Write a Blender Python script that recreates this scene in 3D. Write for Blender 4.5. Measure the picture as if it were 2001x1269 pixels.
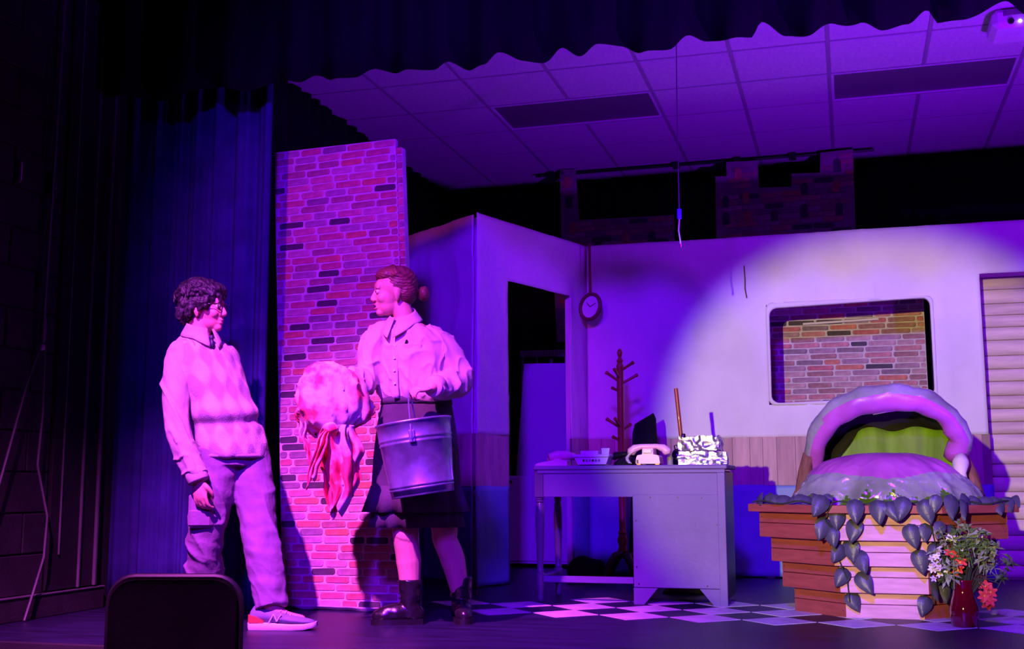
import bpy, bmesh, math, random
import numpy as np
from mathutils import Vector, Matrix, noise, Euler

for o in list(bpy.data.objects):
    bpy.data.objects.remove(o, do_unlink=True)
scene = bpy.context.scene
COL = scene.collection
rad = math.radians

# ------------------------------------------------------------------ camera
YAW, PITCH, ROLL = rad(-16.127), rad(7.846), rad(-0.168)
fw = Vector((math.sin(YAW) * math.cos(PITCH), math.cos(YAW) * math.cos(PITCH), math.sin(PITCH)))
rt = Vector((math.cos(YAW), -math.sin(YAW), 0))
up = rt.cross(fw)
rt, up = rt * math.cos(ROLL) + up * math.sin(ROLL), up * math.cos(ROLL) - rt * math.sin(ROLL)
cam_data = bpy.data.cameras.new('camera')
cam = bpy.data.objects.new('camera', cam_data)
COL.objects.link(cam)
mw = Matrix((rt, up, -fw)).transposed().to_4x4()
mw.translation = (0, 0, 0.65)
cam.matrix_world = mw
cam_data.sensor_fit = 'HORIZONTAL'
cam_data.sensor_width = 36
cam_data.lens = 2264.33 / 2001 * 36
cam_data.clip_start = 0.05
scene.camera = cam

# ------------------------------------------------------------------ world, exposure, stage lights
world = bpy.data.worlds.new('dark_hall')
scene.world = world
world.use_nodes = True
world.node_tree.nodes['Background'].inputs[0].default_value = (0.03, 0.0, 0.25, 1)
world.node_tree.nodes['Background'].inputs[1].default_value = 0.012
vs = scene.view_settings
vs.view_transform = 'Standard'
vs.look = 'None'
vs.exposure = 0.0
vs.gamma = 1.0
vs.use_curve_mapping = False


def spot(name, loc, target, watts, color, angle, blend, size):
    d = bpy.data.lights.new(name, 'SPOT')
    d.energy = watts
    d.color = color
    d.spot_size = rad(angle)
    d.spot_blend = blend
    d.shadow_soft_size = size
    o = bpy.data.objects.new(name, d)
    COL.objects.link(o)
    o.location = loc
    o.rotation_euler = (Vector(target) - Vector(loc)).to_track_quat('-Z', 'Y').to_euler()
    return o


# magenta front-of-house lamp on the left, violet wash lamps, amber follow spot from the back of the hall
spot('magenta_key', (-2.36, 1.6, 4.35), (-2.42, 4.85, 0.0), 4700, (1.0, 0.10, 1.08), 39, 0.85, 0.05)
spot('magenta_fill', (-2.45, 0.4, 3.0), (-2.70, 5.7, 1.75), 500, (1.0, 0.05, 0.80), 23, 0.8, 0.15)  # added weaker lamp, lifts the magenta on the upper brick flat
spot('violet_wash', (-0.4, -1.0, 4.0), (-0.6, 7.6, 1.0), 3500, (0.125, 0.0, 1.0), 52, 0.55, 0.26)
spot('violet_side_wash', (3.0, 1.2, 4.1), (0.6, 7.0, 0.3), 320, (0.25, 0.0, 1.0), 60, 0.7, 0.10)
spot('amber_follow_spot', (-1.6, -5.0, 1.9), (0.20, 8.35, 0.92), 4400, (1.0, 0.79, 0.22), 13.8, 0.42, 0.05)
spot('violet_ceiling_fill', (1.75, 4.5, 0.2), (0.6, 5.9, 3.4), 1250, (0.22, 0.0, 1.0), 105, 0.95, 0.08)  # unseen floor uplight, added to brighten the ceiling tiles

# ------------------------------------------------------------------ helpers


def material(name, color, rough=0.7, var=0.12, vscale=6.0, bump=0.0, bscale=80.0, metal=0.0, spec=0.4,
             stretch=(1, 1, 1), color2=None, coat=0.0, transmission=0.0, alpha=1.0, emit=None):
    m = bpy.data.materials.new(name)
    m.use_nodes = True
    nt = m.node_tree
    b = nt.nodes['Principled BSDF']
    tc = nt.nodes.new('ShaderNodeTexCoord')
    mp = nt.nodes.new('ShaderNodeMapping')
    mp.inputs['Scale'].default_value = stretch
    nt.links.new(tc.outputs['Object'], mp.inputs['Vector'])
    n1 = nt.nodes.new('ShaderNodeTexNoise')
    n1.inputs['Scale'].default_value = vscale
    n1.inputs['Detail'].default_value = 5
    nt.links.new(mp.outputs[0], n1.inputs['Vector'])
    cr = nt.nodes.new('ShaderNodeValToRGB')
    c = Vector(color)
    a, z = c * (1 - var), c * (1 + var)
    if color2 is not None:
        a, z = c, Vector(color2)
    cr.color_ramp.elements[0].position = 0.32
    cr.color_ramp.elements[1].position = 0.68
    cr.color_ramp.elements[0].color = (max(0, a[0]), max(0, a[1]), max(0, a[2]), 1)
    cr.color_ramp.elements[1].color = (min(1, z[0]), min(1, z[1]), min(1, z[2]), 1)
    nt.links.new(n1.outputs['Fac'], cr.inputs['Fac'])
    nt.links.new(cr.outputs['Color'], b.inputs['Base Color'])
    b.inputs['Roughness'].default_value = rough
    b.inputs['Metallic'].default_value = metal
    b.inputs['Specular IOR Level'].default_value = spec
    b.inputs['Coat Weight'].default_value = coat
    b.inputs['Transmission Weight'].default_value = transmission
    b.inputs['Alpha'].default_value = alpha
    if bump:
        n2 = nt.nodes.new('ShaderNodeTexNoise')
        n2.inputs['Scale'].default_value = bscale
        n2.inputs['Detail'].default_value = 4
        nt.links.new(mp.outputs[0], n2.inputs['Vector'])
        bp = nt.nodes.new('ShaderNodeBump')
        bp.inputs['Strength'].default_value = bump
        bp.inputs['Distance'].default_value = 0.01
        nt.links.new(n2.outputs['Fac'], bp.inputs['Height'])
        nt.links.new(bp.outputs[0], b.inputs['Normal'])
    if emit:
        b.inputs['Emission Color'].default_value = (*emit[:3], 1)
        b.inputs['Emission Strength'].default_value = emit[3]
    return m


class MB:
    """collects vertices and faces and links them as one mesh object"""

    def __init__(self):
        self.v = []
        self.f = []
        self.mi = []

    def add(self, vs_, fs_, mi=0, M=None):
        k = len(self.v)
        if M is not None:
            vs_ = [M @ Vector(p) for p in vs_]
        self.v += [tuple(p) for p in vs_]
        self.f += [tuple(i + k for i in f) for f in fs_]
        self.mi += [mi] * len(fs_)
        return self

    def box(self, x0, x1, y0, y1, z0, z1, b=0.0, mi=0, M=None):
        """box with chamfered edges (24 corners) when b > 0"""
        if b <= 0:
            vs_ = [(x, y, z) for z in (z0, z1) for y in (y0, y1) for x in (x0, x1)]
            fs_ = [(0, 2, 3, 1), (4, 5, 7, 6), (0, 1, 5, 4), (2, 6, 7, 3), (0, 4, 6, 2), (1, 3, 7, 5)]
            return self.add(vs_, fs_, mi, M)
        b = min(b, (x1 - x0) * .45, (y1 - y0) * .45, (z1 - z0) * .45)
        X, Y, Z = (x0, x1), (y0, y1), (z0, z1)
        idx = {}
        vs_ = []
        for i in (0, 1):
            for j in (0, 1):
                for k in (0, 1):
                    sx, sy, sz = (b if i == 0 else -b), (b if j == 0 else -b), (b if k == 0 else -b)
                    for ax, p in enumerate(((X[i], Y[j] + sy, Z[k] + sz), (X[i] + sx, Y[j], Z[k] + sz),
                                            (X[i] + sx, Y[j] + sy, Z[k]))):
                        idx[(i, j, k, ax)] = len(vs_)
                        vs_.append(p)
        g = lambda i, j, k, a: idx[(i, j, k, a)]
        fs_ = []
        for s in (0, 1):
            q = [g(s, 0, 0, 0), g(s, 1, 0, 0), g(s, 1, 1, 0), g(s, 0, 1, 0)]
            fs_.append(q if s else q[::-1])
            q = [g(0, s, 0, 1), g(0, s, 1, 1), g(1, s, 1, 1), g(1, s, 0, 1)]
            fs_.append(q if s else q[::-1])
            q = [g(0, 0, s, 2), g(1, 0, s, 2), g(1, 1, s, 2), g(0, 1, s, 2)]
            fs_.append(q if s else q[::-1])
        for i in (0, 1):
            for j in (0, 1):
                q = [g(i, j, 0, 0), g(i, j, 0, 1), g(i, j, 1, 1), g(i, j, 1, 0)]
                fs_.append(q if (i + j) % 2 else q[::-1])
                q = [g(0, i, j, 1), g(0, i, j, 2), g(1, i, j, 2), g(1, i, j, 1)]
                fs_.append(q if (i + j) % 2 else q[::-1])
                q = [g(i, 0, j, 2), g(i, 0, j, 0), g(i, 1, j, 0), g(i, 1, j, 2)]
                fs_.append(q if (i + j) % 2 else q[::-1])
        for i in (0, 1):
            for j in (0, 1):
                for k in (0, 1):
                    q = [g(i, j, k, 0), g(i, j, k, 1), g(i, j, k, 2)]
                    fs_.append(q if (i + j + k) % 2 else q[::-1])
        return self.add(vs_, fs_, mi, M)

    def tube(self, pts, r, n=10, cap=True, mi=0, M=None, closed=False):
        pts = [Vector(p) for p in pts]
        L = len(pts)
        rs = list(r) if hasattr(r, '__len__') else [r] * L
        T = []
        for i in range(L):
            if closed:
                t = pts[(i + 1) % L] - pts[i - 1]
            else:
                t = pts[min(i + 1, L - 1)] - pts[max(i - 1, 0)]
            T.append(t.normalized() if t.length > 1e-9 else Vector((0, 0, 1)))
        nrm = T[0].orthogonal().normalized()
        rings = []
        for i in range(L):
            nrm = (nrm - T[i] * nrm.dot(T[i]))
            nrm = nrm.normalized() if nrm.length > 1e-6 else T[i].orthogonal().normalized()
            bi = T[i].cross(nrm)
            rings.append([pts[i] + (nrm * math.cos(2 * math.pi * k / n) + bi * math.sin(2 * math.pi * k / n)) * rs[i] for k in range(n)])
        return self.rings(rings, cap, mi, M, closed)

    def rings(self, rings, cap=True, mi=0, M=None, closed=False):
        n = len(rings[0])
        vs_ = [p for r in rings for p in r]
        fs_ = []
        L = len(rings)
        for i in range(L if closed else L - 1):
            j = (i + 1) % L
            for k in range(n):
                fs_.append((i * n + k, i * n + (k + 1) % n, j * n + (k + 1) % n, j * n + k))
        if cap and not closed:
            fs_.append(tuple(range(n))[::-1])
            fs_.append(tuple((L - 1) * n + k for k in range(n)))
        return self.add(vs_, fs_, mi, M)

    def lathe(self, prof, n=20, M=None, mi=0, cap=True):
        return self.rings([[(r * math.cos(2 * math.pi * k / n), r * math.sin(2 * math.pi * k / n), z) for k in range(n)]
                           for r, z in prof], cap, mi, M)

    def prism(self, poly, y0, y1, mi=0, M=None):
        """polygon in x-z, extruded from y0 to y1"""
        n = len(poly)
        vs_ = [(x, y0, z) for x, z in poly] + [(x, y1, z) for x, z in poly]
        fs_ = [tuple(range(n)), tuple(range(2 * n - 1, n - 1, -1))]
        for k in range(n):
            fs_.append((k, n + k, n + (k + 1) % n, (k + 1) % n))
        return self.add(vs_, fs_, mi, M)

    def ellipsoid(self, c, r, nu=16, nv=10, M=None, mi=0, rot=None):
        R3 = rot.to_matrix() if rot is not None else Matrix.Identity(3)
        c = Vector(c)
        rings = []
        for i in range(1, nv):
            th = math.pi * i / nv
            rings.append([c + R3 @ Vector((r[0] * math.sin(th) * math.cos(2 * math.pi * k / nu),
                                           r[1] * math.sin(th) * math.sin(2 * math.pi * k / nu), -r[2] * math.cos(th))) for k in range(nu)])
        vs_ = [p for q in rings for p in q]
        b, t = len(vs_), len(vs_) + 1
        vs_ += [c + R3 @ Vector((0, 0, -r[2])), c + R3 @ Vector((0, 0, r[2]))]
        fs_ = []
        for i in range(nv - 2):
            for k in range(nu):
                fs_.append((i * nu + k, i * nu + (k + 1) % nu, (i + 1) * nu + (k + 1) % nu, (i + 1) * nu + k))
        for k in range(nu):
            fs_.append((b, (k + 1) % nu, k))
            fs_.append((t, (nv - 2) * nu + k, (nv - 2) * nu + (k + 1) % nu))
        return self.add(vs_, fs_, mi, M)

    def sheet(self, fn, nu, nv, th=0.004, keep=None, mi=0):
        """surface fn(u,v) with thickness; keep(u,v) drops cells for openings"""
        P = [[Vector(fn(i / nu, j / nv)) for i in range(nu + 1)] for j in range(nv + 1)]
        N = []
        for j in range(nv + 1):
            row = []
            for i in range(nu + 1):
                du = P[j][min(i + 1, nu)] - P[j][max(i - 1, 0)]
                dv = P[min(j + 1, nv)][i] - P[max(j - 1, 0)][i]
                c = du.cross(dv)
                row.append(c.normalized() if c.length > 1e-12 else Vector((0, -1, 0)))
            N.append(row)
        vs_ = [P[j][i] for j in range(nv + 1) for i in range(nu + 1)]
        k0 = len(vs_)
        vs_ += [P[j][i] - N[j][i] * th for j in range(nv + 1) for i in range(nu + 1)]
        W = nu + 1
        live = [[(keep is None or keep((i + .5) / nu, (j + .5) / nv)) for i in range(nu)] for j in range(nv)]
        fs_ = []
        for j in range(nv):
            for i in range(nu):
                if not live[j][i]:
                    continue
                a, b, c, d = j * W + i, j * W + i + 1, (j + 1) * W + i + 1, (j + 1) * W + i
                fs_.append((a, b, c, d))
                fs_.append((k0 + d, k0 + c, k0 + b, k0 + a))
                for (di, dj, e0, e1) in ((0, -1, a, b), (1, 0, b, c), (0, 1, c, d), (-1, 0, d, a)):
                    ii, jj = i + di, j + dj
                    if ii < 0 or jj < 0 or ii >= nu or jj >= nv or not live[jj][ii]:
                        fs_.append((e1, e0, k0 + e0, k0 + e1))
        return self.add(vs_, fs_, mi)

    def mesh(self, name, mats, smooth=False):
        me = bpy.data.meshes.new(name)
        me.from_pydata(self.v, [], self.f)
        for m in (mats if isinstance(mats, (list, tuple)) else [mats]):
            me.materials.append(m)
        if any(self.mi):
            me.polygons.foreach_set('material_index', self.mi)
        if smooth:
            me.polygons.foreach_set('use_smooth', [True] * len(me.polygons))
            if smooth != 'all':
                try:
                    me.set_sharp_from_angle(angle=rad(38))
                except Exception:
                    pass
        me.update()
        return me

    def build(self, name, mats, parent=None, smooth=False, M=None):
        return link(name, self.mesh(name, mats, smooth), parent, M)


def link(name, me, parent=None, M=None):
    o = bpy.data.objects.new(name, me)
    COL.objects.link(o)
    if parent is not None:
        o.parent = parent
    if M is not None:
        o.matrix_local = M
    return o


def tag(o, label=None, cat=None, group=None, kind=None):
    if label:
        o['label'] = label
    if cat:
        o['category'] = cat
    if group:
        o['group'] = group
    if kind:
        o['kind'] = kind
    return o


def thing(name, loc=(0, 0, 0), rz=0.0, label=None, cat=None, group=None):
    o = bpy.data.objects.new(name, None)
    COL.objects.link(o)
    o.empty_display_size = 0.1
    o.location = loc
    o.rotation_euler = (0, 0, rz)
    return tag(o, label, cat, group)


def TR(x=0, y=0, z=0, rx=0, ry=0, rz=0, s=(1, 1, 1)):
    return Matrix.Translation((x, y, z)) @ Euler((rx, ry, rz)).to_matrix().to_4x4() @ Matrix.Diagonal((*s, 1))


def nz(x, y, z=0.0, s=1.0):
    return noise.noise(Vector((x * s, y * s, z * s)))


def ridge(x, y, z, k=4.0):
    """sharp cloth creases: 1 on the crest line, falling off quickly"""
    return (1 - min(1, abs(nz(x, y, z)) * 2.0)) ** k


# ------------------------------------------------------------------ materials
MAT = {
    'floor': material('black_stage_paint', (0.011, 0.009, 0.032), 0.42, 0.5, 3.0, 0.10, 14, spec=0.34, stretch=(1, 5, 1)),
    'square': material('worn_white_floor_paint', (0.62, 0.60, 0.62), 0.42, 0.22, 7, 0.05, 60, spec=0.4),
    'black_wall': material('black_wall_paint', (0.012, 0.011, 0.014), 0.8, 0.4, 4, 0.15, 60),
    'black_block': material('black_block_paint', (0.022, 0.020, 0.024), 0.75, 0.4, 5, 0.25, 90),
    'black_cloth': material('black_velour', (0.010, 0.009, 0.013), 0.95, 0.35, 5, 0.2, 200, spec=0.1),
    'navy_cloth': material('navy_black_velour', (0.024, 0.014, 0.13), 0.92, 0.25, 6, 0.25, 220, spec=0.15),
    'border_cloth': material('black_border_velour', (0.005, 0.004, 0.007), 0.95, 0.25, 3, 0.2, 150, spec=0.1, stretch=(3, 3, .5)),
    'tile': material('white_ceiling_tile', (0.62, 0.60, 0.62), 0.9, 0.08, 40, 0.35, 120, spec=0.2),
    'tile_grid': material('ceiling_grid_metal', (0.34, 0.33, 0.34), 0.5, 0.05, 5),
    'diffuser': material('prismatic_light_diffuser', (0.16, 0.155, 0.16), 0.35, 0.05, 30, 0.3, 160),
    'white_metal': material('white_enamel', (0.7, 0.7, 0.7), 0.4, 0.05, 10),
    'black_metal': material('black_metal', (0.012, 0.012, 0.013), 0.4, 0.2, 10),
    'grey_metal': material('grey_conduit', (0.16, 0.16, 0.17), 0.45, 0.2, 8, metal=0.3),
    'sheet': material('white_muslin', (0.70, 0.67, 0.64), 0.85, 0.07, 3, 0.10, 25, spec=0.25),
    'blue_sheet': material('blue_plastic_cloth', (0.16, 0.26, 0.46), 0.5, 0.12, 4, 0.15, 20, spec=0.45),
    'plank_a': material('printed_wood_pale', (0.54, 0.35, 0.31), 0.75, 0.16, 5, 0.1, 30, stretch=(6, 6, 0.7)),
    'plank_b': material('printed_wood_mid', (0.47, 0.295, 0.26), 0.75, 0.18, 5, 0.1, 30, stretch=(6, 6, 0.7)),
    'siding_a': material('printed_siding_pale', (0.68, 0.53, 0.46), 0.8, 0.12, 5, 0.15, 18, stretch=(0.8, 6, 6)),
    'siding_b': material('printed_siding_mid', (0.62, 0.47, 0.41), 0.8, 0.14, 5, 0.15, 18, stretch=(0.8, 6, 6)),
    'seam': material('printed_seam_brown', (0.26, 0.17, 0.15), 0.9, 0.2, 6),
    'pine': material('bare_pine', (0.42, 0.27, 0.14), 0.7, 0.15, 6, stretch=(1, 1, 4)),
    'mortar': material('printed_mortar', (0.52, 0.46, 0.44), 0.75, 0.15, 12, 0.1, 60),
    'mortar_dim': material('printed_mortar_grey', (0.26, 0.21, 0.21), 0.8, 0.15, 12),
}
BRICKS = []
for nm, c in (('red', (0.42, 0.12, 0.15)), ('rose', (0.44, 0.18, 0.20)), ('brown', (0.30, 0.14, 0.15)), ('orange', (0.48, 0.16, 0.11)),
              ('mauve', (0.32, 0.19, 0.24)), ('pale', (0.42, 0.25, 0.27)), ('charcoal', (0.060, 0.045, 0.060)), ('grey', (0.21, 0.14, 0.17))):
    BRICKS.append(material('printed_brick_' + nm, c, 0.75, 0.28, 22, 0.2, 70))


def brick_mesh(name, L, H, D, m, seed):
    """low relief printed brick with softened, slightly uneven outline, face towards -y"""
    rnd = random.Random(seed)
    b = H * 0.28
    pts = []
    for (cx, cz, a0) in ((L / 2 - b, H / 2 - b, 0), (-L / 2 + b, H / 2 - b, 90), (-L / 2 + b, -H / 2 + b, 180), (L / 2 - b, -H / 2 + b, 270)):
        for k in (0, 45, 90):
            a = rad(a0 + k)
            pts.append((cx + b * math.cos(a) + rnd.uniform(-1, 1) * H * .05, cz + b * math.sin(a) + rnd.uniform(-1, 1) * H * .05))
    m_ = MB()
    n = len(pts)
    v = [(x, 0, z) for x, z in pts] + [(x * .96, -D, z * .9) for x, z in pts]
    f = [tuple(range(n, 2 * n))[::-1]] + [(k, n + k, n + (k + 1) % n, (k + 1) % n)[::-1] for k in range(n)]
    m_.add(v, f)
    return m_.mesh(name, m)


def lay_bricks(parent, M, x0, x1, z0, z1, L, pitch, seed, weights, inside=None, gap=0.008, depth=0.003):
    """running-bond brick pieces, shared meshes, on the face y=0 of matrix M (child space)"""
    rnd = random.Random(seed)
    H = pitch - gap
    cache = {}
    z = z0
    row = 0
    while z + pitch * 0.6 < z1:
        h = min(H, z1 - z)
        x = x0 - (rnd.uniform(0.1, 0.9)) * L
        while x < x1:
            l = rnd.choice((L, L * 0.92, L * 1.06, L * 0.62 if rnd.random() < .25 else L))
            a, b = max(x, x0 + .003), min(x + l - gap, x1 - .003)
            x += l
            if b - a < 0.025:
                continue
            cx, cz = (a + b) / 2, z + H / 2
            if inside and not inside(cx, cz, (b - a) / 2, H / 2):
                continue
            q = max(0.03, round((b - a) / 0.012) * 0.012)
            if q > b - a:
                q -= 0.006
            mi = rnd.choices(range(8), weights)[0]
            key = (round(q, 3), mi)
            if key not in cache:
                cache[key] = brick_mesh('brick', q, H, depth, BRICKS[mi], len(cache))
            o = bpy.data.objects.new('brick', cache[key])
            COL.objects.link(o)
            o.parent = parent
            o.matrix_local = M @ Matrix.Translation((cx, -0.0005, cz))
        z += pitch
        row += 1


BW = (20, 18, 16, 8, 14, 14, 9, 8)

# ================================================================== the setting
# ---- stage floor with painted squares
fl = MB().box(-4.2, 3.4, 4.25, 10.4, -0.05, 0.0).build('floor', MAT['floor'])
tag(fl, 'black painted stage floor with a white diamond chequer', kind='structure')
S = 0.2494
th = rad(-47.717)
uu = Vector((math.cos(th), math.sin(th), 0)) * S
vv = Vector((-math.sin(th), math.cos(th), 0)) * S
O0 = Vector((-1.939, 5.854, 0))
sq = MB()
q = S / 2 - 0.002
sq.box(-q, q, -q, q, -0.001, 0.0025, 0.001)
sqme = sq.mesh('painted_square', MAT['square'])
sqm = Matrix.Rotation(th, 4, 'Z')
for i in range(-6, 12):
    for j in range(-2, 14):
        if (i + j) % 2:
            continue
        # rows run from the front edge (i == j) to the back
        if j - i < 0 or j - i > 4:
            continue
        if i < -1 and j - i > 2:
            continue
        c = O0 + uu * (i + .5) + vv * (j + .5)
        if c.x > 3.2 or c.x < -2.1 or c.y > 7.4:
            continue
        o = link('painted_square', sqme, fl)
        o.matrix_local = Matrix.Translation(c) @ sqm

# stage front, hall floor
tag(MB().box(-4.2, 3.4, 4.2, 4.25, -0.60, -0.002).build('wall_stage_front', MAT['black_wall']), 'black front face of the raised stage', kind='structure')
tag(MB().box(-6, 6, -7, 4.2, -0.66, -0.60).build('floor_hall', MAT['floor']), 'dark hall floor below the stage', kind='structure')

# ---- left block wall
wl = MB().box(-4.10, -3.905, 4.25, 10.4, 0.0, 3.6).build('wall_left', MAT['black_wall'])
tag(wl, 'black painted block wall at the side of the stage', kind='structure')
blk = {}
rnd = random.Random(4)
for r in range(17):
    y = 4.26 - (0.2 if r % 2 else 0)
    while y < 5.02:
        a, b = max(y, 4.26), min(y + 0.392, 5.02)
        y += 0.4
        if b - a < 0.05:
            continue
        k = round(b - a, 2)
        if k not in blk:
            blk[k] = MB().box(-0.01, 0.008, -k / 2, k / 2, 0, 0.192, 0.004).mesh('block', MAT['black_block'])
        link('block', blk[k], wl, Matrix.Translation((-3.904, (a + b) / 2, 0.12 + r * 0.2)))
tag(MB().box(-3.9, -3.875, 4.25, 5.5, 0.0, 0.11, 0.004).build('baseboard_left', MAT['black_block']), 'black baseboard along the side wall', kind='structure')
bl = bpy.data.objects['baseboard_left']
MB().box(-3.9, -3.870, 4.25, 5.5, 0.11, 0.118, 0.002).build('cap_strip', MAT['grey_metal'], bl)
dp = MB().box(-3.905, -3.885, 5.04, 5.42, 0.125, 3.3, 0.003).build('wall_panel_left', MAT['black_wall'])
tag(dp, 'smooth black panel on the side wall beside the curtain', kind='structure')
MB().box(-3.886, -3.872, 5.27, 5.284, 0.125, 3.3, 0.003).build('edge_strip', MAT['grey_metal'], dp)
MB().box(-3.886, -3.876, 5.11, 5.12, 0.30, 3.3, 0.003).build('edge_strip', MAT['grey_metal'], dp)
MB().box(-3.886, -3.868, 5.40, 5.42, 0.125, 3.3, 0.004).build('edge_strip', MAT['grey_metal'], dp)
# conduit, drop cable, switch plate, sensor strip on the side wall
cd = thing('wall_conduit', (-3.86, 4.90, 1.42), 0, 'thin grey conduit running down the black side wall to a plug', 'conduit')
MB().tube([(0, 0.02, 2.0), (0, 0, 0.9), (0, -0.02, 0.05)], 0.009, 8).build('pipe', MAT['grey_metal'], cd, True)
MB().lathe([(0.012, -0.06), (0.016, -0.05), (0.016, 0.05), (0.010, 0.07)], 10, TR(0, -0.02, 0)).build('coupling', MAT['grey_metal'], cd, True)
MB().lathe([(0.010, -0.10), (0.014, -0.095), (0.014, -0.075), (0.010, -0.07)], 10, TR(0, -0.02, 0)).build('plug', MAT['white_metal'], cd, True)
pts = [(-3.86, 4.865, 1.33), (-3.855, 4.78, 1.15), (-3.85, 4.68, 0.85), (-3.85, 4.60, 0.60), (-3.85, 4.50, 0.45), (-3.85, 4.36, 0.35)]
tag(MB().tube(pts, 0.006, 6).build('power_cord', MAT['grey_metal'], None, True), 'loose cord swinging left from the conduit plug', 'cord')
pts = [(-3.86, 4.90, 1.33), (-3.855, 4.905, 1.0), (-3.85, 4.88, 0.75), (-3.84, 4.96, 0.50), (-3.84, 4.95, 0.30), (-3.85, 4.90, 0.14), (-3.84, 4.83, 0.006)]
tag(MB().tube(pts, 0.006, 6).build('power_cord', MAT['grey_metal'], None, True), 'cord hanging straight down the side wall to the floor', 'cord')
sw = thing('switch_plate', (-3.885, 4.93, 2.19), 0, 'small dark switch plate high on the side wall', 'switch')
MB().box(-0.012, 0.012, -0.036, 0.036, -0.058, 0.058, 0.004).build('plate', MAT['black_metal'], sw)
MB().box(0.010, 0.022, -0.008, 0.008, -0.03, 0.0, 0.003).build('toggle', MAT['grey_metal'], sw)
ss = thing('door_sensor_bar', (-3.89, 4.68, 2.19), 0, 'slim pale vertical bar at the far left of the side wall', 'bar')
MB().box(-0.01, 0.012, -0.011, 0.011, -0.055, 0.055, 0.004).build('bar', MAT['grey_metal'], ss)
MB().box(0.010, 0.016, -0.004, 0.004, -0.045, 0.045, 0.001).build('lens', MAT['white_metal'], ss)

# ---- rear wall, right wing wall
tag(MB().box(-4.2, 3.4, 10.3, 10.4, 0, 3.42).build('wall_back', MAT['black_wall']), 'black rear wall of the stage', kind='structure')
tag(MB().box(3.4, 3.5, 4.2, 10.4, -0.6, 3.6).build('wall_right', MAT['black_wall']), 'black wing wall off to the right', kind='structure')

# ---- dropped ceiling: tiles, runners and troffers
CZ = 3.419
T = 0.6096
GX = -3.68554
GY = 7.29121
ce = MB().box(-4.2, 3.4, 5.15, 10.4, CZ + 0.03, CZ + 0.06).build('ceiling', MAT['tile_grid'])
tag(ce, 'white suspended tile ceiling over the stage', kind='structure')
tme = MB().box(-T / 2 + .012, T / 2 - .012, -T / 2 + .012, T / 2 - .012, -0.002, 0.012, 0.004).mesh('ceiling_tile', MAT['tile'])
lights_at = {(2, 1), (3, 1), (6, 1), (7, 1), (10, 1), (11, 1)}
for i in range(-1, 12):
    for j in range(-3, 5):
        if (i, j) in lights_at:
            continue
        link('ceiling_tile', tme, ce, Matrix.Translation((GX + (i + .5) * T, GY + (j + .5) * T, CZ)))
for i in range(-1, 13):
    x = GX + i * T
    for (ya, yb) in (((5.2, GY + T), (GY + 2 * T, 10.3)) if i in (3, 7, 11) else ((5.2, 10.3),)):
        MB().box(x - .012, x + .012, ya, yb, CZ - .004, CZ + .02, 0.002).build('grid_runner', MAT['tile_grid'], ce)
for j in range(-3, 6):
    y = GY + j * T
    MB().box(-4.1, 3.3, y - .008, y + .008, CZ - .003, CZ + .02, 0.002).build('cross_runner', MAT['tile_grid'], ce)
for i, lab in ((2, 'unlit recessed ceiling light above the doorway'), (6, 'unlit recessed ceiling light above the window'),
               (10, 'unlit recessed ceiling light beyond the right edge')):
    t = thing('ceiling_light', (GX + (i + 1) * T, GY + 1.5 * T, CZ), 0, lab, 'light', 'recessed ceiling lights')
    f = MB()
    for (a, b, c, d) in ((-T + .012, T - .012, -T / 2 + .012, -T / 2 + .03), (-T + .012, T - .012, T / 2 - .03, T / 2 - .012),
                         (-T + .012, -T + .03, -T / 2 + .03, T / 2 - .03), (T - .03, T - .012, -T / 2 + .03, T / 2 - .03)):
        f.box(a, b, c, d, -.004, .02, .002)
    f.build('frame', MAT['white_metal'], t)
    MB().box(-T + .03, T - .03, -T / 2 + .03, T / 2 - .03, .004, .012).build('diffuser', MAT['diffuser'], t)

# pipe with clamps below the ceiling
pp = thing('hanging_pipe', (0, 9.775, 3.385), 0, 'thin black pipe with clamps under the ceiling at the back', 'pipe')
MB().tube([(-2.6, 0, 0), (0.3, 0, 0)], 0.012, 8).build('pipe', MAT['black_metal'], pp, True)
for x in (-2.46, -1.34, -0.82, -0.36, 0.02, 0.10):
    MB().box(x - .03, x + .03, -.025, .025, -.03, .034, .006).build('clamp', MAT['black_metal'], pp)

# projector-like ceiling unit at the right edge
pj = thing('ceiling_projector', (1.13, 7.18, CZ - .01), rad(0), 'white ceiling unit with a tiny bright lamp at the right edge', 'projector')
MB().box(-.22, .26, -.15, .15, -.115, 0.004, .03).build('housing', MAT['white_metal'], pj, True)
MB().box(-.16, .22, -.156, -.148, -.05, -.015, .006).build('vent_panel', MAT['diffuser'], pj)
MB().lathe([(.018, 0), (.018, .012), (.012, .016)], 12, TR(-.12, -.15, -.085, rx=rad(90))).build('lens', MAT['black_metal'], pj, True)
MB().ellipsoid((-.07, -.152, -.088), (.009, .006, .009), 10, 6).build('indicator_lamp', material('indicator_glow', (.9, .9, .9), emit=(1, .95, .9, 6)), pj, True)

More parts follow.
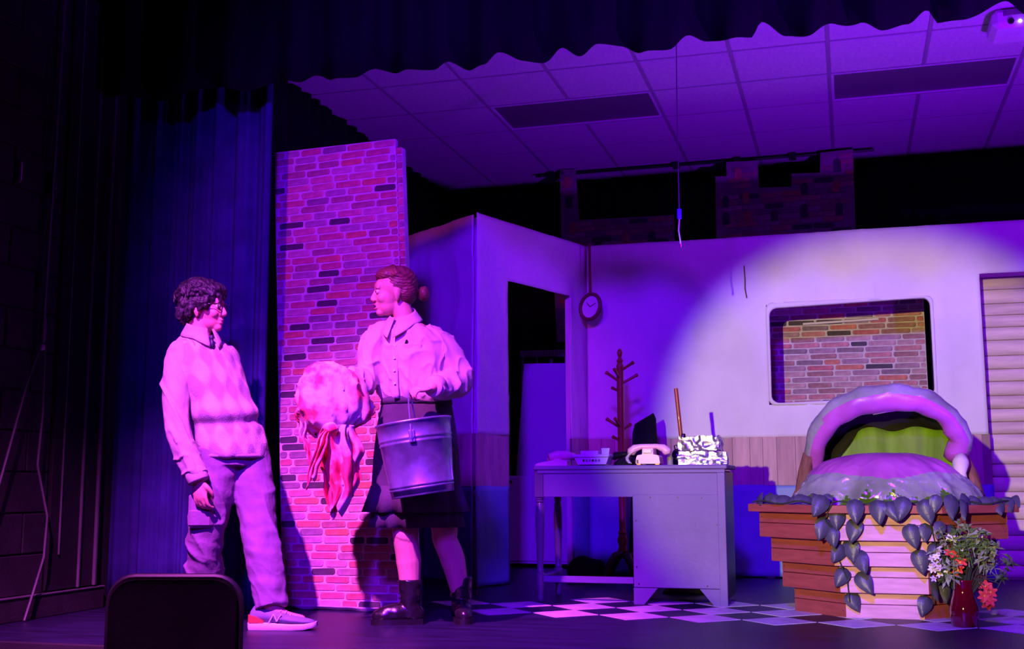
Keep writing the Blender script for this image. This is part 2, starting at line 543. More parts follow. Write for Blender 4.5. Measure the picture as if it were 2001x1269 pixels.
# ---- black drapes
def curtain(name, p0, p1, z0, z1, folds, depth, seed, m, label, wavy=0.0, th_=0.006, nu=None, group=None):
    p0, p1 = Vector((*p0, 0)), Vector((*p1, 0))
    L = (p1 - p0).length
    d = (p1 - p0) / L
    n = Vector((d.y, -d.x, 0))
    rnd_ = random.Random(seed)
    ph = [rnd_.uniform(0, 6.28) for _ in range(6)]
    nu = nu or int(L * 60)

    def prof(s, v):
        w = s + 0.06 * math.sin(s * 3.1 + ph[0]) + 0.03 * math.sin(s * 7.7 + ph[1])
        k = 2 * math.pi * folds / L
        a = 0.65 + 0.35 * math.sin(w * 2.3 + ph[2])
        return depth * (a * math.sin(k * w + 0.35 * math.sin(v * 2 + ph[3])) + 0.35 * math.sin(k * 2.3 * w + ph[4])) * (0.75 + 0.25 * (1 - v))

    def fn(u, v):
        s = u * L
        zb = z0
        if wavy:
            zb = z0 + wavy * (0.8 * math.sin(2 * math.pi * folds / L * s + ph[2]) + 0.6 * nz(s * 2.6 + seed, 3.1))
        z = zb + (z1 - zb) * v
        p = p0 + d * s + n * prof(s, v)
        return (p.x, p.y, z)
    m_ = MB()
    m_.sheet(fn, nu, 14, th_)
    o = m_.build(name, m, None, 'all')
    return tag(o, label, 'curtain', group)


curtain('leg_curtain', (-3.86, 5.50), (-2.93, 5.47), 0.015, 3.35, 7, 0.028, 11, MAT['navy_cloth'], 'dark navy leg curtain hanging in soft folds behind the man', nu=160)
curtain('wing_curtain', (-3.60, 5.75), (-3.60, 10.25), 0.015, 3.40, 22, 0.04, 7, MAT['black_cloth'], 'black wing drape along the left side of the stage')
curtain('backdrop_curtain', (-3.6, 10.15), (3.3, 10.15), 0.015, 3.41, 30, 0.04, 5, MAT['black_cloth'], 'black backdrop curtain across the rear of the stage')
# border valance with an uneven lower hem
VB = [(-3.9, .03), (-3.66, .00), (-3.40, -.035), (-3.2, .03), (-3.0, -.02), (-2.8, .02), (-2.66, -.01), (-2.59, .045), (-2.48, -.005), (-2.34, -.01), (-2.24, .04), (-2.10, .00), (-1.92, -.005), (-1.85, .04),
      (-1.74, -.01), (-1.65, -.01), (-1.58, .05), (-1.46, .0), (-1.37, .0), (-1.27, .045), (-1.17, -.01), (-1.08, .04), (-.98, .045), (-.88, -.012), (-.74, -.02), (-.64, .05), (-.57, .03), (-.46, .0),
      (-.36, .005), (-.31, .085), (-.20, .01), (-.10, -.02), (.02, .045), (.12, .035), (.22, -.025), (.33, .0), (.42, .075), (.46, .005), (.56, -.02), (.74, .075), (.83, .0), (1.0, .03), (1.2, -.02), (1.5, .04), (1.8, -.02), (2.2, .05), (2.7, 0), (3.3, .03)]


def hem(x):
    for (a, za), (b, zb) in zip(VB, VB[1:]):
        if a <= x <= b:
            t = (x - a) / (b - a)
            t = t * t * (3 - 2 * t)
            return za + (zb - za) * t
    return 0


def border_fn(u, v):
    x = -3.88 + u * 7.2
    z0_ = 2.700 + hem(x) - 0.0125 * (x + .7)
    y = 5.26 + 0.035 * math.sin(x * 17 + 1.3 * math.sin(x * 2.1)) + 0.015 * math.sin(x * 31)
    return (x, y, z0_ + (4.3 - z0_) * v)


bo = MB()
bo.sheet(border_fn, 480, 10, 0.006)
tag(bo.build('border_valance', MAT['border_cloth'], None, 'all'), 'black border valance with a wavy hem across the top', 'curtain')

# ================================================================== set flats
WY = 8.35          # face of the back set wall


def wrinkle(x, z, seed, amp=0.011):
    a = nz(x * 1.7 + seed, z * 0.7, seed) * 1.3
    b = nz(x * 6.0 + seed * 2, z * 1.1 + 4, seed + 2) * 0.6
    c = nz((x + z) * 4.5 + seed, (x - z) * 0.9, seed + 5) * 0.5
    return amp * (a + b + c) - .010 * ridge(x * 3.2 + seed, z * .35, seed + 7, 8.0) - .006 * ridge(x * 2.0 + z * 1.4, z * 1.2 - x, seed + 3, 10.0)


def flat_wall(name, p0, p1, H, openings, label, seed, band=0.64, rail=0.97, plank_w=0.105, sag=0.0):
    """canvas covered set wall: white cloth above, printed planks, blue cloth below; local x along the wall"""
    p0, p1 = Vector(p0), Vector(p1)
    L = (p1 - p0).length
    rz = math.atan2(p1.y - p0.y, p1.x - p0.x)
    t = thing(name, (p0.x, p0.y, 0), rz, label, 'stage flat')

    def opened(x, z):
        return any(a < x < b and c < z < d for a, b, c, d in openings)
    m_ = MB()
    nu, nv = int(L / 0.025), int((H - rail) / 0.025)
    m_.sheet(lambda u, v: (u * L, -0.008 + wrinkle(u * L, v * (H - rail), seed) - 0.004 * math.sin(u * L * 2.2 + seed), rail + v * (H - rail + sag * math.sin(u * L * 1.9))),
             nu, nv, 0.004, lambda u, v: not opened(u * L, rail + v * (H - rail)))
    m_.build('cloth_cover', MAT['sheet'], t, 'all')
    m_ = MB()
    nu, nv = int(L / 0.03), int(band / 0.03)
    m_.sheet(lambda u, v: (u * L, -0.010 + wrinkle(u * L, v * band, seed + 9, 0.008), 0.012 + v * (band - 0.012)), nu, nv, 0.003,
             lambda u, v: not opened(u * L, v * band))
    m_.build('blue_skirt', MAT['blue_sheet'], t, 'all')
    # timber frame behind the cloth
    fr = MB()
    xs = sorted([0, L] + [e for o in openings for e in o[:2] if 0 < e < L])
    for x in xs:
        a, b = max(0, x - .03), min(L, x + .03)
        zs = [(0, H - .02)]
        for (oa, ob, oc, od) in openings:
            if oa < x - .02 and x + .02 < ob:
                zs = [(od, H - .02)]
        # pull the stud clear of the opening
        for (oa, ob, oc, od) in openings:
            if abs(x - oa) < .001:
                a, b = x - .07, x - .012
            if abs(x - ob) < .001:
                a, b = x + .012, x + .07
        for z0_, z1_ in zs:
            a, b = max(a, .045), min(b, L - .045)
            if b - a < .01:
                a, b = (.045, .10) if x < L / 2 else (L - .10, L - .045)
            fr.box(a, b, .012, .05, z0_, z1_, .002)
    fr.box(.045, L - .045, .012, .05, H - .08, H - .02, .002)
    fr.build('wrapped_frame', MAT['sheet'], t)
    # printed planks
    rnd_ = random.Random(seed)
    x = 0.0
    while x < L - .01:
        w = plank_w * rnd_.uniform(.75, 1.3)
        a, b = x, min(x + w, L)
        x += w
        if opened((a + b) / 2, (band + rail) / 2):
            continue
        for (oa, ob, oc, od) in openings:
            if oc < rail and a < oa < b:
                b = oa
            if oc < rail and a < ob < b:
                a = ob
        MB().box(a + .0015, b - .0015, -.014, -.006, band - .004, rail + .004, .001).build('plank', rnd_.choice((MAT['plank_a'], MAT['plank_b'])), t)
    mb = MB()
    segs = [(0, L)]
    for (oa, ob, oc, od) in openings:
        if oc < rail:
            segs = [s for a, b in segs for s in ((a, min(b, oa)), (max(a, ob), b)) if s[1] - s[0] > .01]
    for a, b in segs:
        mb.box(a, b, -.006, .010, band - .004, rail + .004)
    mb.build('plank_backing', MAT['seam'], t)
    return t


WX0 = -1.83
fb = flat_wall('set_wall', (WX0, WY), (2.9, WY), 2.415, [(-.52 - WX0, .585 - WX0, 1.205, 1.915), (.905 - WX0, 2.0 - WX0, -.1, 2.05)],
               'wide cloth covered set wall with a rounded window opening', 3)
# rounded cloth corners and rolled edges of the window opening


def rr_path(w, h, r, n=6):
    pts_ = []
    for cx_, cz_, a0 in ((w - r, h - r, 0), (-w + r, h - r, 90), (-w + r, -h + r, 180), (w - r, -h + r, 270)):
        for k in range(n + 1):
            a = rad(a0 + 90 * k / n)
            pts_.append((cx_ + r * math.cos(a), cz_ + r * math.sin(a)))
    return pts_


inner = rr_path(.540, .338, .055)
outer = rr_path(.562, .366, .045)
def warp(x, z):
    # the opening sags a little to the left
    return x, z + .028 * x
R_ = []
for (xi, zi), (xo, zo) in zip(inner, outer):
    xi, zi = warp(xi, zi)
    j = .006 * nz(xi * 9, zi * 9, 2)
    R_.append([(xi + j, .03, zi + j), (xi + j, -.010, zi + j), (xi * .9 + xo * .1, -.019, zi * .9 + zo * .1), ((xi + xo) / 2, -.022, (zi + zo) / 2), (xo, -.012, zo), (xo, .03, zo)])
MB().rings(R_, False, closed=True).build('rolled_hem', MAT['sheet'], fb, 'all', TR(.0325 - WX0, 0, 1.56))

fa = flat_wall('set_wall', (-2.30, 7.085), (-1.835, 8.40), 2.42, [(.36, 1.14, -.1, 2.02)], 'angled cloth covered set wall with the doorway', 8)
fs = flat_wall('set_wall', (-3.02, 7.655), (-2.31, 7.10), 2.41, [], 'shadowed side set wall behind the woman', 14)

# horizontal siding seen through the right hand opening
sd = thing('siding_flat', (0.80, 8.62, 0), 0, 'printed horizontal siding flat in the opening at right', 'stage flat')
MB().box(0, 1.5, .006, .03, .0, 2.16).build('backing', MAT['seam'], sd)
rnd = random.Random(31)
z = 0.012
while z < 2.12:
    h = .095 * rnd.uniform(.85, 1.15)
    z1 = min(z + h, 2.16)
    pm = MB()
    z_a, z_b = z + .002, z1 - .003
    pm.sheet(lambda u, v: (u * 1.5, -.004 + .004 * nz(u * 3.0, z_a * 3, 3) + .003 * nz(u * 14 + 5 * v, z_a * 9, 8), z_a + (z_b - z_a) * v), 40, 2, .006)
    pm.build('siding_plank', rnd.choice((MAT['siding_a'], MAT['siding_b'])), sd, 'all')
    z += h

# ================================================================== brick print flats
# tall leaning brick column
bf = thing('brick_flat', (-2.925, 5.705, 0), rad(-4.2), 'tall brick print flat standing between the man and the woman', 'stage flat')
# the sheet leans a little to the left: shear in its own plane
LEAN = Matrix(((1, 0, -0.048, 0), (0, 1, 0.0, 0), (0, 0, 1, 0), (0, 0, 0, 1)))
bp_ = MB()
bp_.box(0, .755, .003, .035, .012, 2.505, .002, M=LEAN)
bp_.build('panel', MAT['mortar'], bf)
def in_flat(x, z, hx, hz):
    return z + hz < 2.51
lay_bricks(bf, LEAN @ TR(0, .003, .018), .0, .755, 0, 2.49, .152, .0408, 21, BW, in_flat)
# return edge wrapped with the same print
re_ = MB()
re_.box(.757, .790, .008, .055, .02, 2.455, .002, M=LEAN)
re_.build('return_edge', MAT['mortar'], bf)
rnd = random.Random(5)
for k in range(60):
    if k in (9, 10):
        continue
    zz = .03 + k * .0405
    rm = MB().box(.755, .789, .0045, .0085, zz, zz + .033, .001, M=LEAN)
    rm.build('edge_brick', rnd.choices(BRICKS, BW)[0], bf)
ra = MB()
ra.sheet(lambda u, v: (-.01 + .79 * u, -.012 - .02 * v + .01 * nz(u * 9, 1), .004 + .018 * nz(u * 7, 4) * (1 - v) + .02 * v), 40, 3, .002)
ra.build('ragged_hem', MAT['mortar'], bf, 'all')

# backdrop seen through the window
bw = thing('brick_backdrop', (0, 9.02, 0), 0, 'brick print backdrop seen through the window opening', 'backdrop')
MB().box(-.98, .575, .003, .02, 0, 2.42).build('panel', MAT['mortar'], bw)
lay_bricks(bw, TR(0, .003, 0), -.98, .575, 1.06, 2.28, .205, .0435, 77, (10, 22, 14, 6, 14, 22, 8, 10), None, .009)
st = MB().tube([(-.30, 9.006, 1.850), (.25, 9.006, 1.867)], .009, 8)
st = st.build('pale_rod', MAT['sheet'], None, True)
tag(st, 'thin pale rod lying across the brick backdrop behind the window', 'rod')
hk = MB().box(.60, .72, 8.90, 8.94, .02, 1.84, .004)
tag(hk.build('dark_flat_edge', MAT['border_cloth']), 'narrow dark panel standing behind the right side of the window', 'panel')

# castle skyline pieces hanging under the pipe
def skyline(name, poly, label, seed, arches):
    t = thing(name, (0, 9.70, 0), 0, label, 'stage prop')
    MB().prism(poly, .003, .02).build('panel', MAT['mortar_dim'], t)

    def inside(cx, cz, hx, hz):
        ok = True
        for dx in (-hx, hx):
            for dz in (-hz, hz):
                x, z_ = cx + dx, cz + dz
                c = False
                for (xa, za), (xb, zb) in zip(poly, poly[1:] + poly[:1]):
                    if (za > z_) != (zb > z_) and x < (xb - xa) * (z_ - za) / (zb - za) + xa:
                        c = not c
                ok = ok and c
        return ok
    xs = [p[0] for p in poly]
    zs = [p[1] for p in poly]
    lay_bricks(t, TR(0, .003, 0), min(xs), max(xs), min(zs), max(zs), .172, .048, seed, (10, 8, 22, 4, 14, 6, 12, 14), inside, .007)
    for (x, z_, w, h, lit) in arches:
        pts_ = [(x - w / 2, z_), (x + w / 2, z_)] + [(x + w / 2 * math.cos(rad(a)), z_ + h - w / 2 + w / 2 * math.sin(rad(a))) for a in range(0, 181, 30)]
        MB().prism(pts_, -.006, .003).build('arch_window', BRICKS[3] if lit else BRICKS[6], t)
    return t


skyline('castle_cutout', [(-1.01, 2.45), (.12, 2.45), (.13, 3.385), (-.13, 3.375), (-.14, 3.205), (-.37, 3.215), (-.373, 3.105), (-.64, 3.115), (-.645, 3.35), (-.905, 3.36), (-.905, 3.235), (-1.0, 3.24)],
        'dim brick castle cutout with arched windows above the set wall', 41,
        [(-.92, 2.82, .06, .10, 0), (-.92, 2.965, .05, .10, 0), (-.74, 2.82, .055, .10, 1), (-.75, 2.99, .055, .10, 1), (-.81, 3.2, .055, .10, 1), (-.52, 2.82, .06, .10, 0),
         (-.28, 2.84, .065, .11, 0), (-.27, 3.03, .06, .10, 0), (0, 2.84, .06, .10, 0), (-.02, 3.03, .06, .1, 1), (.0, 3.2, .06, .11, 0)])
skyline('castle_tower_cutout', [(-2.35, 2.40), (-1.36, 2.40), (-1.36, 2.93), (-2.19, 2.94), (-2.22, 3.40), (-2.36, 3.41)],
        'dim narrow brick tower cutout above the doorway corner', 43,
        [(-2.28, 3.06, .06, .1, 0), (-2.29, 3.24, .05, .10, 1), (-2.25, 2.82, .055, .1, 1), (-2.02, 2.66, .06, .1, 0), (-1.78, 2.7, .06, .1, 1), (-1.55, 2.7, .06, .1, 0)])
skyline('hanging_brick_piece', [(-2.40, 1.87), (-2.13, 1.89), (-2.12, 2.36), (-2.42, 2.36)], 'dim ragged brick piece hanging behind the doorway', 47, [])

# ================================================================== props
MAT.update({
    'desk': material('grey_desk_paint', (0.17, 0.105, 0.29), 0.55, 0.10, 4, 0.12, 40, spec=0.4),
    'desk_leg': material('dark_grey_gloss_paint', (0.12, 0.105, 0.17), 0.30, 0.10, 6, spec=0.5),
    'mahogany': material('red_mahogany', (0.30, 0.045, 0.03), 0.32, 0.25, 5, 0.05, 20, stretch=(4, 4, .8), coat=0.2),
    'dark_wood': material('dark_mahogany', (0.035, 0.010, 0.010), 0.35, 0.25, 5, stretch=(4, 4, 1)),
    'pink_plastic': material('pink_plastic', (0.88, 0.46, 0.56), 0.35, 0.04, 5, spec=0.5),
    'ivory_plastic': material('ivory_plastic', (0.80, 0.72, 0.66), 0.4, 0.04, 5, spec=0.5),
    'black_plastic': material('black_gloss_plastic', (0.010, 0.010, 0.012), 0.18, 0.1, 5, spec=0.6),
    'grey_plastic': material('grey_plastic', (0.25, 0.24, 0.25), 0.4, 0.06, 5),
    'foil': material('crinkled_foil', (0.80, 0.79, 0.80), 0.34, 0.08, 12, 0.5, 35, metal=1.0),
    'clock_wood': material('brown_clock_rim', (0.13, 0.035, 0.030), 0.45, 0.2, 8),
    'strap': material('maroon_strap', (0.16, 0.030, 0.045), 0.8, 0.1, 8),
    'paper': material('white_paper', (0.80, 0.78, 0.76), 0.8, 0.04, 8),
    'yellow': material('yellow_plastic', (0.85, 0.52, 0.03), 0.4, 0.08, 6),
    'white_board': material('white_foam_board', (0.60, 0.60, 0.62), 0.7, 0.05, 3),
    'red_board': material('red_stained_board', (0.34, 0.070, 0.062), 0.55, 0.16, 7, 0.12, 30, stretch=(1, 1, 7), coat=0.08),
    'pine_board': material('pale_pine_board', (0.66, 0.31, 0.50), 0.55, 0.17, 5, 0.10, 25, stretch=(1.2, 1.2, 9)),
    'screw': material('bright_screw', (0.85, 0.83, 0.8), 0.2, 0.02, 5, metal=1.0),
    'leaf': material('dark_plum_leaf', (0.040, 0.040, 0.070), 0.38, 0.35, 14, 0.25, 50, color2=(0.085, 0.08, 0.125)),
    'vine': material('vine_stem', (0.03, 0.045, 0.02), 0.7, 0.2, 8),
    'vinyl': material('glossy_wrapped_vinyl', (0.17, 0.20, 0.14), 0.13, 0.2, 5, 0.55, 22, color2=(0.36, 0.35, 0.38), spec=0.7, coat=0.7),
    'vinyl_green': material('green_wrapped_vinyl', (0.07, 0.17, 0.012), 0.15, 0.3, 6, 0.55, 22, spec=0.7, coat=0.7),
    'pod_purple': material('purple_satin', (0.42, 0.085, 0.38), 0.38, 0.18, 6, 0.30, 12, spec=0.4),
    'pod_green': material('green_felt', (0.16, 0.34, 0.015), 0.75, 0.22, 3, 0.15, 20, stretch=(5, 5, .6)),
    'pod_black': material('black_lining', (0.010, 0.008, 0.014), 0.85, 0.2, 6),
    'lip_white': material('cream_foam', (0.66, 0.60, 0.50), 0.55, 0.1, 8, 0.1, 20),
    'stalk': material('brown_paper_stalk', (0.20, 0.085, 0.050), 0.8, 0.3, 8, 0.3, 25, stretch=(6, 6, .7)),
    'ruby': material('ruby_glass', (0.11, 0.001, 0.008), 0.05, 0.1, 6, spec=0.8, coat=0.8),
    'red_petal': material('red_petal', (0.75, 0.060, 0.045), 0.6, 0.15, 30),
    'lilac_petal': material('lilac_petal', (0.62, 0.50, 0.62), 0.6, 0.15, 30),
    'foliage': material('silk_foliage', (0.085, 0.16, 0.035), 0.6, 0.3, 20),
    'pale_foliage': material('pale_silk_foliage', (0.26, 0.31, 0.20), 0.6, 0.2, 20),
    'chair_black': material('black_chair_vinyl', (0.0022, 0.0022, 0.0028), 0.55, 0.2, 8, 0.1, 60, spec=0.10),
    'galvanised': material('galvanised_steel', (0.25, 0.27, 0.48), 0.36, 0.30, 14, 0.04, 10, metal=0.75),
})

# ---- desk
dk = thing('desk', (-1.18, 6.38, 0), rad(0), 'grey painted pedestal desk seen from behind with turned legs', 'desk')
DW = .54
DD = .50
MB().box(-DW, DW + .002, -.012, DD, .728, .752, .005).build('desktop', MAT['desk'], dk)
MB().box(-DW + .02, DW - .01, -.004, .014, .708, .728, .003).build('top_moulding', MAT['desk'], dk)
MB().box(-DW + .055, DW - .045, .004, .022, .578, .708, .002).build('apron', MAT['desk'], dk)
MB().box(-DW, -DW + .022, .06, DD - .02, .585, .728, .002).build('side_apron', MAT['desk'], dk)
leg_prof = [(.013, 0), (.018, .01), (.019, .03), (.014, .045), (.021, .075), (.026, .10), (.026, .15), (.019, .158), (.022, .168), (.017, .18), (.020, .25), (.0245, .40), (.0255, .47), (.021, .535), (.017, .545), (.024, .552),
            (.018, .559), (.024, .566), (.018, .573), (.0245, .58)]
for y in (.028, DD - .05):
    lg = MB().lathe(leg_prof, 16, TR(-DW + .028, y, 0))
    lg.box(-DW + .002, -DW + .054, y - .026, y + .026, .575, .728, .003)
    lg.build('leg', MAT['desk_leg'], dk, True)
MB().box(-DW + .008, -DW + .048, .04, DD - .06, .105, .14, .003).build('stretcher', MAT['desk_leg'], dk)
MB().box(-DW + .05, .02, .008, .045, .107, .142, .003).build('foot_rail', MAT['desk'], dk)
# pedestal
pd = MB().box(.03, DW - .03, .02, DD - .01, .088, .722, .003).build('pedestal', MAT['desk'], dk)
MB().box(.022, DW - .032, .002, .02, .090, .592, .003).build('back_panel', MAT['desk'], pd)
MB().box(DW - .055, DW - .012, .0, .03, .0, .712, .003).build('corner_post', MAT['desk'], pd)
MB().box(DW - .03, DW - .014, .03, DD - .02, .03, .712, .003).build('side_panel', MAT['dark_wood'], pd)
MB().box(.02, .05, .004, .05, .0, .088, .002).build('foot', MAT['desk'], pd)
for s, x0 in ((1, .022), (-1, DW - .03)):
    MB().prism([(x0, .0), (x0 + s * .055, .0), (x0 + s * .13, .088), (x0, .088)][::s], .002, .018).build('bracket_foot', MAT['desk'], pd)
for x, z in ((.04, .45), (.04, .20), (DW - .06, .43), (.12, .575), (.27, .575), (.40, .572), (.05, .11), (.42, .105)):
    MB().lathe([(.004, 0), (.003, .003)], 6, TR(x, .0, z, rx=rad(90))).build('nail_head', MAT['dark_wood'], pd)

# ---- things on the desk
DT = .752
ph = thing('telephone', (-1.652, 6.60, DT), rad(6), 'low pink telephone with its handset at the left end of the desk', 'telephone')
MB().prism([(-.10, 0), (.085, 0), (.085, .030), (.03, .040), (-.09, .016), (-.10, .010)], -.09, .08).build('base', MAT['pink_plastic'], ph)
hs = MB()
hs.tube([(.0, -.07, .055), (.0, -.02, .066), (.0, .04, .066), (.0, .09, .055)], [.020, .026, .026, .020], 12, M=TR(.035, -.02, -.002, rz=rad(-62)))
hs.ellipsoid((.0, -.02, .040), (.045, .03, .02), 14, 8)
hs.build('handset', MAT['pink_plastic'], ph, 'all')

of = thing('intercom_console', (-1.42, 6.585, DT), 0, 'ivory office console with buttons and a white cup on top', 'telephone')
MB().prism([(-.08, .008), (.085, .008), (.10, .048), (-.10, .048)], -.05, .09).build('body', MAT['ivory_plastic'], of)
MB().box(-.115, .105, -.06, .09, .048, .066, .004).build('tray', MAT['ivory_plastic'], of)
MB().box(-.075, .08, -.03, .07, .0, .010).build('foot', MAT['black_plastic'], of)
for k in range(6):
    MB().box(-.05 + k * .018, -.038 + k * .018, -.056, -.05, .024, .038, .002).build('button', MAT['grey_plastic' if k % 3 else 'black_plastic'], of)
cd_ = MB().box(-.06, .045, -.04, .05, .0, .020, .003)
tag(cd_.build('paper_pad', MAT['paper'], None, False, TR(-1.43, 6.60, DT + .0665)), 'thick white paper pad lying on the ivory console', 'paper')
cu = thing('paper_cup', (-1.345, 6.575, DT + .0665), rad(10), 'small square white cup on the ivory console', 'cup')
MB().rings([[(-.020, -.020, 0), (.020, -.020, 0), (.020, .020, 0), (-.020, .020, 0)], [(-.025, -.025, .034), (.025, -.025, .034), (.025, .025, .034), (-.025, .025, .034)],
            [(-.022, -.022, .034), (.022, -.022, .034), (.022, .022, .034), (-.022, .022, .034)], [(-.018, -.018, .004), (.018, -.018, .004), (.018, .018, .004), (-.018, .018, .004)]]).build('wall', MAT['paper'], cu)

bp2 = thing('telephone', (-1.222, 6.67, DT), rad(-4), 'glossy black telephone between the ivory console and the pink one', 'telephone')
MB().rings([[(sx * .085, sy * .075, 0) for sx, sy in ((-1, -.7), (-.7, -1), (.7, -1), (1, -.7), (1, .7), (.7, 1), (-.7, 1), (-1, .7))],
            [(sx * .080, sy * .07, .022) for sx, sy in ((-1, -.7), (-.7, -1), (.7, -1), (1, -.7), (1, .7), (.7, 1), (-.7, 1), (-1, .7))],
            [(sx * .045, sy * .045, .048) for sx, sy in ((-1, -.7), (-.7, -1), (.7, -1), (1, -.7), (1, .7), (.7, 1), (-.7, 1), (-1, .7))]]).build('base', MAT['black_plastic'], bp2)
MB().tube([(-.10, 0, .040), (-.085, 0, .060), (-.03, 0, .068), (.03, 0, .068), (.085, 0, .060), (.10, 0, .040)], [.014, .022, .016, .016, .022, .014], 12).build('handset', MAT['black_plastic'], bp2, 'all')

pk = thing('telephone', (-1.08, 6.50, DT), 0, 'pink desk telephone with raised handset in the middle of the desk', 'telephone')
MB().rings([[(sx * a, sy * .065 + .01, z) for sx, sy in ((-1, -1), (1, -1), (1, 1), (-1, 1))] for a, z in ((.066, .008), (.068, .014), (.064, .045), (.056, .056), (.030, .060), (.028, .092))]).build('base', MAT['pink_plastic'], pk)
MB().box(-.024, .024, -.066, -.055, .066, .088, .003).build('cradle_window', MAT['ivory_plastic'], pk)
for s in (-1, 1):
    MB().box(s * .026 - .006, s * .026 + .006, -.05, .05, .058, .094, .003).build('cradle_prong', MAT['pink_plastic'], pk)
    MB().box(s * .052 - .012, s * .052 + .012, -.05, -.02, 0, .010, .002).build('foot', MAT['yellow'], pk)
hp = MB()
hp.tube([(-.105, 0, .062), (-.100, 0, .078), (-.080, 0, .096), (-.04, 0, .106), (.04, 0, .106), (.080, 0, .096), (.100, 0, .078), (.105, 0, .062)],
        [.020, .026, .022, .014, .014, .022, .026, .020], 14)
hp.build('handset', MAT['pink_plastic'], pk, 'all')
MB().box(-.062, -.052, -.062, -.054, .012, .03, .001).build('line_jack', MAT['black_plastic'], pk)
co = [(-.085 - .035 * math.sin(k / 60 * 2.6) + .008 * math.cos(k * 1.05), -.03 + .008 * math.sin(k * 1.05), .078 - .066 * k / 60) for k in range(61)]
MB().tube(co, .0026, 6).build('coiled_cord', MAT['ivory_plastic'], pk, True)

jr = thing('glass_jar', (-.975, 6.58, DT), 0, 'small clear jar beside the pink desk telephone', 'jar')
MB().lathe([(.016, 0), (.017, .004), (.017, .045), (.010, .052)], 14).build('jar', MAT['grey_plastic'], jr, True)
MB().lathe([(.011, .052), (.011, .062)], 12).build('lid', MAT['ivory_plastic'], jr, True)
db = thing('dark_pouch', (-.955, 6.72, DT), 0, 'small dark pouch behind the jar next to the foil parcels', 'pouch')
e = MB()
e.ellipsoid((0, 0, .048), (.035, .03, .05), 14, 10)
e.v = [(x + .006 * nz(x * 40, z * 40, 1), y, max(0, z)) for x, y, z in e.v]
e.build('body', MAT['black_plastic'], db, 'all')
MB().tube([(-.01, 0, .09), (-.015, 0, .115), (.0, 0, .12), (.012, 0, .09)], .004, 6).build('strap', MAT['black_plastic'], db, True)


def foil_box(name, loc, rz, sx, sy, sz, label, seed):
    bm = bmesh.new()
    bmesh.ops.create_cube(bm, size=1)
    bmesh.ops.subdivide_edges(bm, edges=bm.edges[:], cuts=13, use_grid_fill=True)
    for v in bm.verts:
        x, y, z = v.co
        edge = max(abs(x), abs(y)) * 2
        p = Vector((x * sx, y * sy, (z + .5) * sz))
        n_ = Vector((nz(p.x * 38 + seed, p.y * 38, p.z * 38), nz(p.x * 38, p.y * 38 + seed, p.z * 38 + 7), nz(p.x * 30 + 3, p.y * 30, p.z * 30 + seed)))
        p += n_ * .009
        if z > .45 and edge > .9:
            p.z += .012 + .010 * nz(p.x * 60, p.y * 60, seed)
        p.z = max(p.z, 0)
        v.co = p
    me = bpy.data.meshes.new(name)
    bm.to_mesh(me)
    bm.free()
    me.materials.append(MAT['foil'])
    o = link(name, me, None, TR(*loc, rz=rz))
    return tag(o, label, 'parcel', 'foil wrapped parcels on the desk')


foil_box('foil_parcel', (-.788, 6.58, DT), rad(3), .265, .17, .062, 'lower foil wrapped parcel at the right end of the desk', 2)
foil_box('foil_parcel', (-.800, 6.58, DT + .080), rad(-3), .225, .15, .066, 'upper foil wrapped parcel, smaller, on top of the other', 8)

# ---- behind and under the desk
br = thing('broom', (-.975, 7.05, 0), 0, 'broom handle sticking up behind the foil parcels', 'broom')
MB().tube([(0, 0, .10), (.02, .0, .70), (-.025, .0, 1.225)], .0125, 10).build('handle', MAT['mahogany'], br, True)
MB().lathe([(.018, .0), (.020, .05), (.016, .12), (.013, .13)], 12, TR(.012, 0, .82)).build('grip', MAT['black_plastic'], br, True)
MB().prism([(-.05, .14), (.05, .14), (.13, 0), (-.13, 0)], -.025, .025).build('bristles', MAT['dark_wood'], br)
bb = MB()
bb.prism([(-.115, .0), (.13, .0), (.072, 1.10), (.058, 1.135), (-.070, 1.06), (-.085, 1.0)], -.02, .02)
tag(bb.build('black_board', MAT['black_cloth'], None, False, TR(-1.345, 7.86, 0, rx=rad(-5))), 'tall black board leaning beside the coat rack', 'board')

cr = thing('coat_rack', (-1.467, 7.70, 0), 0, 'red mahogany coat rack with pegs standing behind the desk', 'coat rack')
MB().lathe([(.016, .17), (.030, .19), (.034, .215), (.024, .24), (.032, .26), (.036, .285), (.024, .315), (.030, .33), (.022, .345), (.022, .60), (.024, 1.36), (.024, 1.43), (.026, 1.44), (.018, 1.46), (.024, 1.475),
            (.014, 1.49), (.010, 1.50), (.017, 1.515), (.019, 1.53), (.013, 1.548), (.004, 1.558)], 18).build('post', MAT['mahogany'], cr, True)
for (z0, dx, dy, dz) in ((1.405, .10, -.03, .055), (1.315, .115, .03, .065), (1.33, -.095, -.02, .07), (1.265, -.065, .05, .032), (1.35, -.02, -.10, .06), (1.02, -.095, -.02, .065), (.935, -.065, .05, .03), (1.02, -.02, -.10, .06), (1.0, .05, .09, .05)):
    a = Vector((0, 0, z0))
    d = Vector((dx, dy, dz))
    MB().tube([a + d * .1, a + d * .8, a + d * .92, a + d, a + d * 1.02], [.009, .010, .013, .012, .006], 10).build('peg', MAT['mahogany'], cr, True)
for k in range(4):
    a = rad(45 + 90 * k)
    pts = [(.012 * math.cos(a), .012 * math.sin(a), .19), (.06 * math.cos(a), .06 * math.sin(a), .175), (.12 * math.cos(a), .12 * math.sin(a), .10), (.15 * math.cos(a), .15 * math.sin(a), .03), (.17 * math.cos(a), .17 * math.sin(a), .014)]
    MB().tube(pts, [.028, .03, .024, .018, .014], 10).build('foot', MAT['dark_wood'], cr, True)

